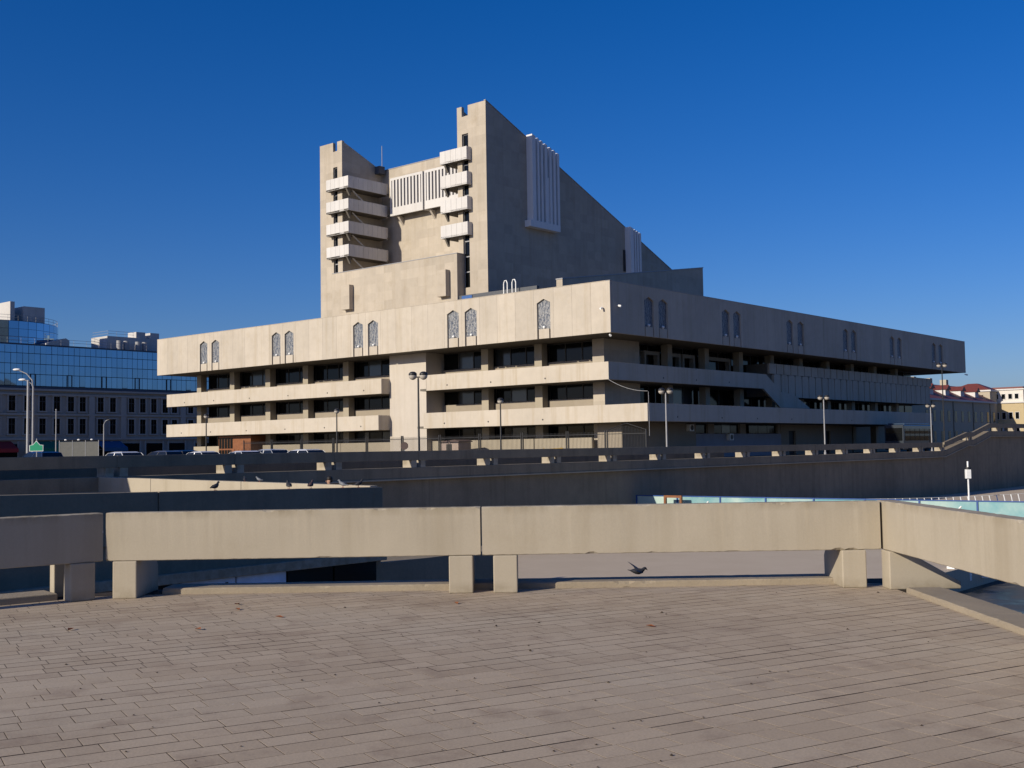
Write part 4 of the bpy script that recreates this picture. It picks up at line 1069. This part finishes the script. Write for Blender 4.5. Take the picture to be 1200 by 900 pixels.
# ================================================================== PERSON (head and shoulders show over the cross wall)
def person():
    loc = (-6.30, 39.5, -1.0)
    t = thing('person', 'person in a dark jacket standing beyond the sunlit wall', 'person', loc, R(200))
    J = {'pel': (0, 0, .93, .14), 'sp': (0, 0, 1.12, .135), 'ch': (0, 0, 1.33, .155), 'nk': (0, 0, 1.47, .055), 'hd0': (.01, 0, 1.53, .065), 'hd1': (.015, 0, 1.60, .088), 'hd2': (.01, 0, 1.69, .075),
         'shl': (0, .17, 1.39, .07), 'ell': (-.02, .22, 1.12, .05), 'wrl': (.05, .21, .88, .036), 'hal': (.07, .2, .80, .03),
         'shr': (0, -.17, 1.39, .07), 'elr': (-.02, -.22, 1.12, .05), 'wrr': (.05, -.21, .88, .036), 'har': (.07, -.2, .80, .03),
         'hil': (0, .09, .86, .10), 'knl': (.01, .1, .48, .065), 'anl': (-.02, .1, .09, .045), 'tol': (.13, .11, .04, .04),
         'hir': (0, -.09, .86, .10), 'knr': (.01, -.1, .48, .065), 'anr': (-.02, -.1, .09, .045), 'tor': (.13, -.11, .04, .04)}
    E = [('pel', 'sp'), ('sp', 'ch'), ('ch', 'nk'), ('nk', 'hd0'), ('hd0', 'hd1'), ('hd1', 'hd2')]
    for s in 'lr': E += [('ch', 'sh'+s), ('sh'+s, 'el'+s), ('el'+s, 'wr'+s), ('wr'+s, 'ha'+s), ('pel', 'hi'+s), ('hi'+s, 'kn'+s), ('kn'+s, 'an'+s), ('an'+s, 'to'+s)]
    ks = list(J)
    # fingers
    for s, sg in (('l', 1), ('r', -1)):
        for i, (dx, ln) in enumerate(((.03, .055), (.012, .075), (-.006, .075), (-.024, .06))):
            b = J['ha'+s]; n1, n2 = 'f%d%sa' % (i, s), 'f%d%sb' % (i, s)
            J[n1] = (b[0]+dx, b[1], b[2]-.04, .010); J[n2] = (b[0]+dx+.01, b[1]-sg*.01, b[2]-.04-ln, .008)
            E += [('ha'+s, n1), (n1, n2)]
        b = J['wr'+s]; J['t'+s] = (b[0]+.06, b[1]-sg*.02, b[2]-.08, .010); E.append(('wr'+s, 't'+s))
    ks = list(J)
    me = bpy.data.meshes.new('body'); me.from_pydata([J[k][:3] for k in ks], [(ks.index(a), ks.index(b)) for a, b in E], [])
    o = bpy.data.objects.new('body', me); COL.objects.link(o); o.parent = t
    sk_ = o.modifiers.new('skin', 'SKIN'); o.modifiers.new('sub', 'SUBSURF').levels = 1; o.modifiers['sub'].render_levels = 2
    for i, k in enumerate(ks):
        me.skin_vertices[0].data[i].radius = (J[k][3], J[k][3])
    me.skin_vertices[0].data[0].use_root = True
    tn = NT('person_surface'); sx = tn.n('ShaderNodeSeparateXYZ'); tn.l(tn.objc(), sx.inputs[0])
    skin = tn.math('GREATER_THAN', sx.outputs[2], 1.475)
    hands = tn.math('LESS_THAN', tn.math('ABSOLUTE', tn.math('SUBTRACT', sx.outputs[2], 0.78)), 0.10)
    hands = tn.math('MULTIPLY', hands, tn.math('GREATER_THAN', tn.math('ABSOLUTE', sx.outputs[1]), 0.165))
    legs = tn.math('LESS_THAN', sx.outputs[2], 0.88)
    c = tn.mix(legs, (0.018, 0.018, 0.020), (0.03, 0.035, 0.05)); c = tn.mix(tn.math('MAXIMUM', skin, hands), c, (0.42, 0.24, 0.16))
    tn.color(c); tn.rough(0.7); me.materials.append(tn.m)
    hair = MB().sphere((-.005, 0, 1.70), .105, .098, .085, 14, 8).sphere((-.04, 0, 1.64), .075, .09, .08, 12, 7)
    hair.build('hair', plain('dark_hair', (0.012, 0.009, 0.007), 0.6), t, smooth=True)
    sk2 = plain('skin', (0.42, 0.24, 0.16), 0.6)
    MB().tube([(.10, 0, 1.635), (.125, 0, 1.595), (.10, 0, 1.585)], .014, 6).build('nose', sk2, t)
    for s in (-1, 1):
        MB().sphere((.093, s*.034, 1.635), .012, seg=8, rings=6).build('eye', M['blackmetal'], t)
        MB().sphere((.01, s*.092, 1.61), .02, .012, .032, 8, 6).build('ear', sk2, t)
    B(.085, .10, -.025, .025, 1.55, 1.558).build('mouth', plain('lips', (0.25, 0.08, 0.07)), t)
person()

# ================================================================== HOTEL ON THE LEFT
HA = 133.4
ht = thing('hotel_building', 'grey stone hotel with blue mirrored glass upper floors at the left', 'hotel', G(0, HA, 0), YAW)
stone = concrete('grey_stone', (0.35, 0.325, 0.285), stain=(0.18, 0.17, 0.16), var=0.18)
trim = concrete('pale_stone_trim', (0.37, 0.35, 0.32), var=0.12)
bg_glass = glass('blue_mirror_glass', (0.20, 0.34, 0.50), 0.03, 0.5, 0.0, 0.92, rnd=0.06)
mull = plain('mullion', (0.05, 0.07, 0.10), 0.5)
X0, X1 = -14.0, 62.0
B(X0, X1, 0.5, 30, 14.2, 21.4).build('upper_floor_core', mull, ht)
B(X0, X1, 0.3, 30, STREET-.2, 13.4).build('wall', stone, ht)
B(X0, X1, -.25, .5, 13.4, 13.75).build('cornice', trim, ht)
B(X0, X1, -.05, .5, 13.76, 14.15).build('cornice', mull, ht)
B(X0, X1, -.05, .29, 12.6, 12.9).build('string_course', trim, ht)
B(X0, X1, -.05, .29, 9.0, 9.35).build('string_course', trim, ht)
B(X0, X1, -.1, .29, 4.6, 4.95).build('string_course', trim, ht)
# glass: panes in four rows
rows = [(14.25, 16.3), (16.34, 18.13), (18.17, 20.0), (20.04, 21.5)]
pw = 1.08; n = 48
pms = [B(.03, pw-.03, .2, .3, z0+.03, z1-.03).mesh('glass_pane', bg_glass) for z0, z1 in rows]
rgl = random.Random(5)
for k in range(n):
    for i, me in enumerate(pms):
        o = inst('glass_pane', me, ht, (2.0+(k-6)*pw, 0, 0)); o.rotation_euler = (rgl.gauss(0, .0012), 0, rgl.gauss(0, .0012))
B(X0, X1, .12, .5, 21.5, 21.75).build('roof_edge', mull, ht)
for k in range(6):
    x = 3.0 + k*6.9
    MB().box(x, x+.12, .08, .2, 14.3, 16.4).box(x+.9, x+1.02, .08, .2, 14.3, 16.4).box(x+.12, x+.9, .08, .2, 16.28, 16.4).build('vent_window_frame', M['blackmetal'], ht)
winx = [1.2, 3.9, 6.6, 9.4, 12.2, 14.9, 17.6, 19.9, 23.5, 26.0, 29.9, 32.3, 34.7, 37.2, 39.3, 43, 45.5, 48]
for x in winx:
    for z0, z1 in ((10.0, 12.1), (5.9, 8.1)):
        f = MB().box(x-.85, x-.6, .1, .3, z0-.2, z1+.35).box(x+.6, x+.85, .1, .3, z0-.2, z1+.35).box(x-.95, x+.95, .05, .3, z1+.351, z1+.6).box(x-.95, x+.95, .02, .3, z0-.45, z0-.201).build('window_surround', trim, ht)
        B(x-.599, x+.599, .24, .32, z0-.2, z1+.35).build('window_pane', M['darkglass'], f)
        MB().box(x-.04, x+.04, .2, .24, z0-.2, z1+.35).box(x-.599, x+.599, .2, .24, z0+1.45, z0+1.55).build('glazing_bar', M['frame'], f)
for x in (21.7, 28.2, 41.2): B(x-.55, x+.55, .0, .3, 4.96, 12.59).build('pilaster', trim, ht)
for x in (-2, 4, 10, 16, 22, 28, 33, 38, 44):
    B(x, x+3.6, .15, .32, .8, 3.9).build('shop_window', M['darkglass'], ht)
    MB().box(x-.3, x-.001, .05, .3, .5, 4.4).box(x+3.601, x+3.9, .05, .3, .5, 4.4).build('shop_surround', trim, ht)
def awning(label, col, x0, x1):
    t = thing('awning', label, 'awning', G(x0, HA, 0), YAW)
    mt = plain('awning_' + label.split()[0], col, 0.7)
    MB().prism([(.3, 4.4), (.3, 4.2), (-2.6, 2.9), (-2.6, 3.1)], 'x', 0, x1-x0).build('canvas', mt, t)
    B(0, x1-x0, -2.64, -2.6, 2.45, 2.95).build('valance', mt, t)
    for x in (.1, x1-x0-.1): MB().tube([(x, -2.5, 2.9), (x, .3, 2.6)], .03, 6).build('arm', M['greymetal'], t)
awning('green shop awning behind the green sign', (0.01, 0.16, 0.10), 9.5, 16.0)
awning('red cafe awning at the far left edge', (0.28, 0.02, 0.025), 1.5, 6.5)
awning('blue shop awning under the stone hotel', (0.02, 0.10, 0.22), 22.5, 27.5)
# curved drum floor, plant rooms
dr_ = MB(); k = 20; cx_, cy_, rad = 9.5, 16.5, 12.6
pts = [(cx_+rad*math.sin(-1.3+2.9*i/k), cy_-rad*math.cos(-1.3+2.9*i/k)) for i in range(k+1)]
dcore = MB().prism([(cx_+(x-cx_)*.99, cy_+(y-cy_)*.99) for x, y in pts], 'z', 21.4, 26.2).build('drum_core', mull, ht)
for i in range(k):
    (xa, ya), (xb, yb) = pts[i], pts[i+1]
    for z0, z1 in ((21.8, 23.3), (23.35, 24.7), (24.75, 26.1)):
        e = .02; MB().hexa([(xa+(xb-xa)*e, ya+(yb-ya)*e, z0), (xb-(xb-xa)*e, yb-(yb-ya)*e, z0), (xb-(xb-xa)*e, yb-(yb-ya)*e+.05, z0), (xa+(xb-xa)*e, ya+(yb-ya)*e+.05, z0)],
                           [(xa+(xb-xa)*e, ya+(yb-ya)*e, z1), (xb-(xb-xa)*e, yb-(yb-ya)*e, z1), (xb-(xb-xa)*e, yb-(yb-ya)*e+.05, z1), (xa+(xb-xa)*e, ya+(yb-ya)*e+.05, z1)]).build('glass_pane', bg_glass, dcore)
plant = concrete('plant_room_cladding', (0.50, 0.48, 0.46), var=0.1, streak=0.3)
for b0_, b1_, a0_, a1_, z0, z1 in ((8.77, 9.6, 5.6, 12, 26.2, 29.8), (11.3, 15.3, 5.6, 9.4, 26.2, 29.1), (27.2, 40, 4.3, 10.2, 21.75, 24.6)):
    B(b0_, b1_, a0_, a1_, z0, z1).build('plant_room', plant, ht)
for x in (33.5, 36.6): B(x, x+2.0, 4.5, 7.5, 24.6, 25.8).build('roof_unit', plant, ht)
for x in (28.5, 30, 32.5, 34): MB().tube([(x, 2.2, 21.75), (x, 2.2, 23.6)], .55, 12).build('ventilator', M['greymetal'], ht)
MB().prism([(14.0, 21.75), (18.5, 21.75), (18.5, 23.0), (17.8, 23.4), (14.0, 22.3)], 'y', 2.5, 8).build('roof_hatch', plant, ht)
rl = MB()
for z in (22.4, 22.9): rl.tube([(X0, .9, z), (X1, .9, z)], .03, 6)
for i in range(0, 60, 2): rl.tube([(X0+i*1.25, .9, 21.7), (X0+i*1.25, .9, 22.9)], .025, 6)
rl.build('roof_railing', M['greymetal'], ht)
rl = MB()
for z in (26.7, 27.2): rl.tube([(x, y+.3, z) for x, y in pts], .03, 6)
for x, y in pts: rl.tube([(x, y+.3, 26.2), (x, y+.3, 27.2)], .025, 6)
rl.build('roof_railing', M['greymetal'], ht)
rl = MB()
for z in (25.1, 25.6): rl.tube([(27.4, 10.0, z), (27.4, 4.4, z), (33, 4.4, z)], .03, 6)
for i in range(4): rl.tube([(27.4+i*1.8, 4.4, 24.6), (27.4+i*1.8, 4.4, 25.6)], .025, 6)
rl.build('roof_railing', M['greymetal'], ht)

# ================================================================== HOUSES ON THE RIGHT
redroof = plain('red_metal_roof', (0.14, 0.038, 0.032), 0.55, var=0.2)
yell = concrete('yellow_render', (0.46, 0.37, 0.22), var=0.08, streak=0.2)
cream = concrete('cream_render', (0.40, 0.35, 0.27), var=0.08, streak=0.2)
RA = 21.2
hs = thing('long_house', 'long shaded house with red metal roof and dormers at the right', 'house', G(138, RA, 0), YAW)
B(-30, 39.3, 0, 14, STREET-.2, 10.1).build('wall', cream, hs)
B(-30.4, 39.6, -.5, 14.4, 10.1, 10.45).build('cornice', M['whitepanel'], hs)
rf = MB().prism([(-.4, 10.46), (14.2, 10.46), (7.0, 14.2)], 'x', -30.2, 39.4).build('roof', redroof, hs)
for x in (4.0, 13.0, 22.0, 31.0):
    d = B(x, x+2.2, 1.4, 5.0, 10.9, 12.6).build('dormer', M['whitepanel'], rf)
    MB().prism([(x-.25, 12.61), (x+2.45, 12.61), (x+1.1, 13.6)], 'y', 1.0, 6).build('dormer_roof', redroof, rf)
for x in (8.5, 17.5, 27): B(x, x+1.3, 6.2, 7.6, 12.5, 15.4).build('chimney', cream, rf)
for x in range(-3, 38, 4):
    for z in (1.6, 5.8):
        w_ = B(x+.8, x+2.2, -.06, .05, z, z+2.4).build('window', cream, hs)
        B(x+.92, x+2.08, -.09, -.061, z+.1, z+2.3).build('window_pane', M['darkglass'], w_)
for x in (1, 13, 25, 36): B(x, x+.25, -.12, 0, .4, 10.0).build('downpipe', M['blackmetal'], hs)
th2 = thing('tower_house', 'cream corner block with shallow red roof rising behind the long house', 'house', G(178.5, 22.5, 0), YAW)
B(0, 5.5, 0, 9.5, STREET-.2, 13.0).build('wall', cream, th2)
B(-.3, 5.8, -.3, 9.8, 13.0, 13.35).build('cornice', M['whitepanel'], th2)
MB().hexa([(-.2, -.2, 13.36), (5.7, -.2, 13.36), (5.7, 9.7, 13.36), (-.2, 9.7, 13.36)], [(2.0, 3.5, 15.0), (3.5, 3.5, 15.0), (3.5, 5.5, 15.0), (2.0, 5.5, 15.0)]).build('roof', redroof, th2)
for y in (1.5, 4.2, 6.9): B(-.06, .05, y, y+1.1, 10.6, 12.2).build('window', M['darkglass'], th2)
yh = thing('yellow_house', 'sunlit yellow house with white attic storey at the right edge', 'house', G(183.4, 23.7, 0), YAW)
B(0, 22, -7.0, 0, STREET-.2, 10.3).build('wall', yell, yh)
B(.02, 22, -6.98, -.02, 10.62, 13.3).build('attic_wall', concrete('white_attic', (0.62, 0.58, 0.52)), yh)
B(-.3, 22.3, -7.3, .3, 10.3, 10.61).build('cornice', M['whitepanel'], yh)
B(-.25, 22.3, -7.25, .25, 13.3, 13.6).build('cornice', M['whitepanel'], yh)
B(.1, 22, -6.9, -.1, 13.61, 14.0).build('roof', redroof, yh)
for y in (-6.0, -4.6, -3.1, -1.6):
    for z in (3.0, 6.6, 11.2):
        w_ = B(-.06, .05, y, y+1.0, z, z+(1.7 if z < 10 else 1.3)).build('window', M['whitepanel'], yh)
        B(-.10, -.061, y+.12, y+.88, z+.1, z+(1.6 if z < 10 else 1.2)).build('window_pane', M['darkglass'], w_)
MB().box(-1.6, -.1, -4.9, -2.6, STREET, 1.0).box(-1.6, -.1, -4.9, -4.6, 1.001, 4.9).box(-1.6, -.1, -2.9, -2.6, 1.001, 4.9).box(-1.7, -.1, -5.0, -2.5, 4.901, 5.3).build('porch', M['whitepanel'], yh)
for x in (2, 6, 10, 14):
    for z in (3.0, 6.6): B(x, x+1.2, -7.06, -6.95, z, z+1.8).build('window', M['darkglass'], yh)
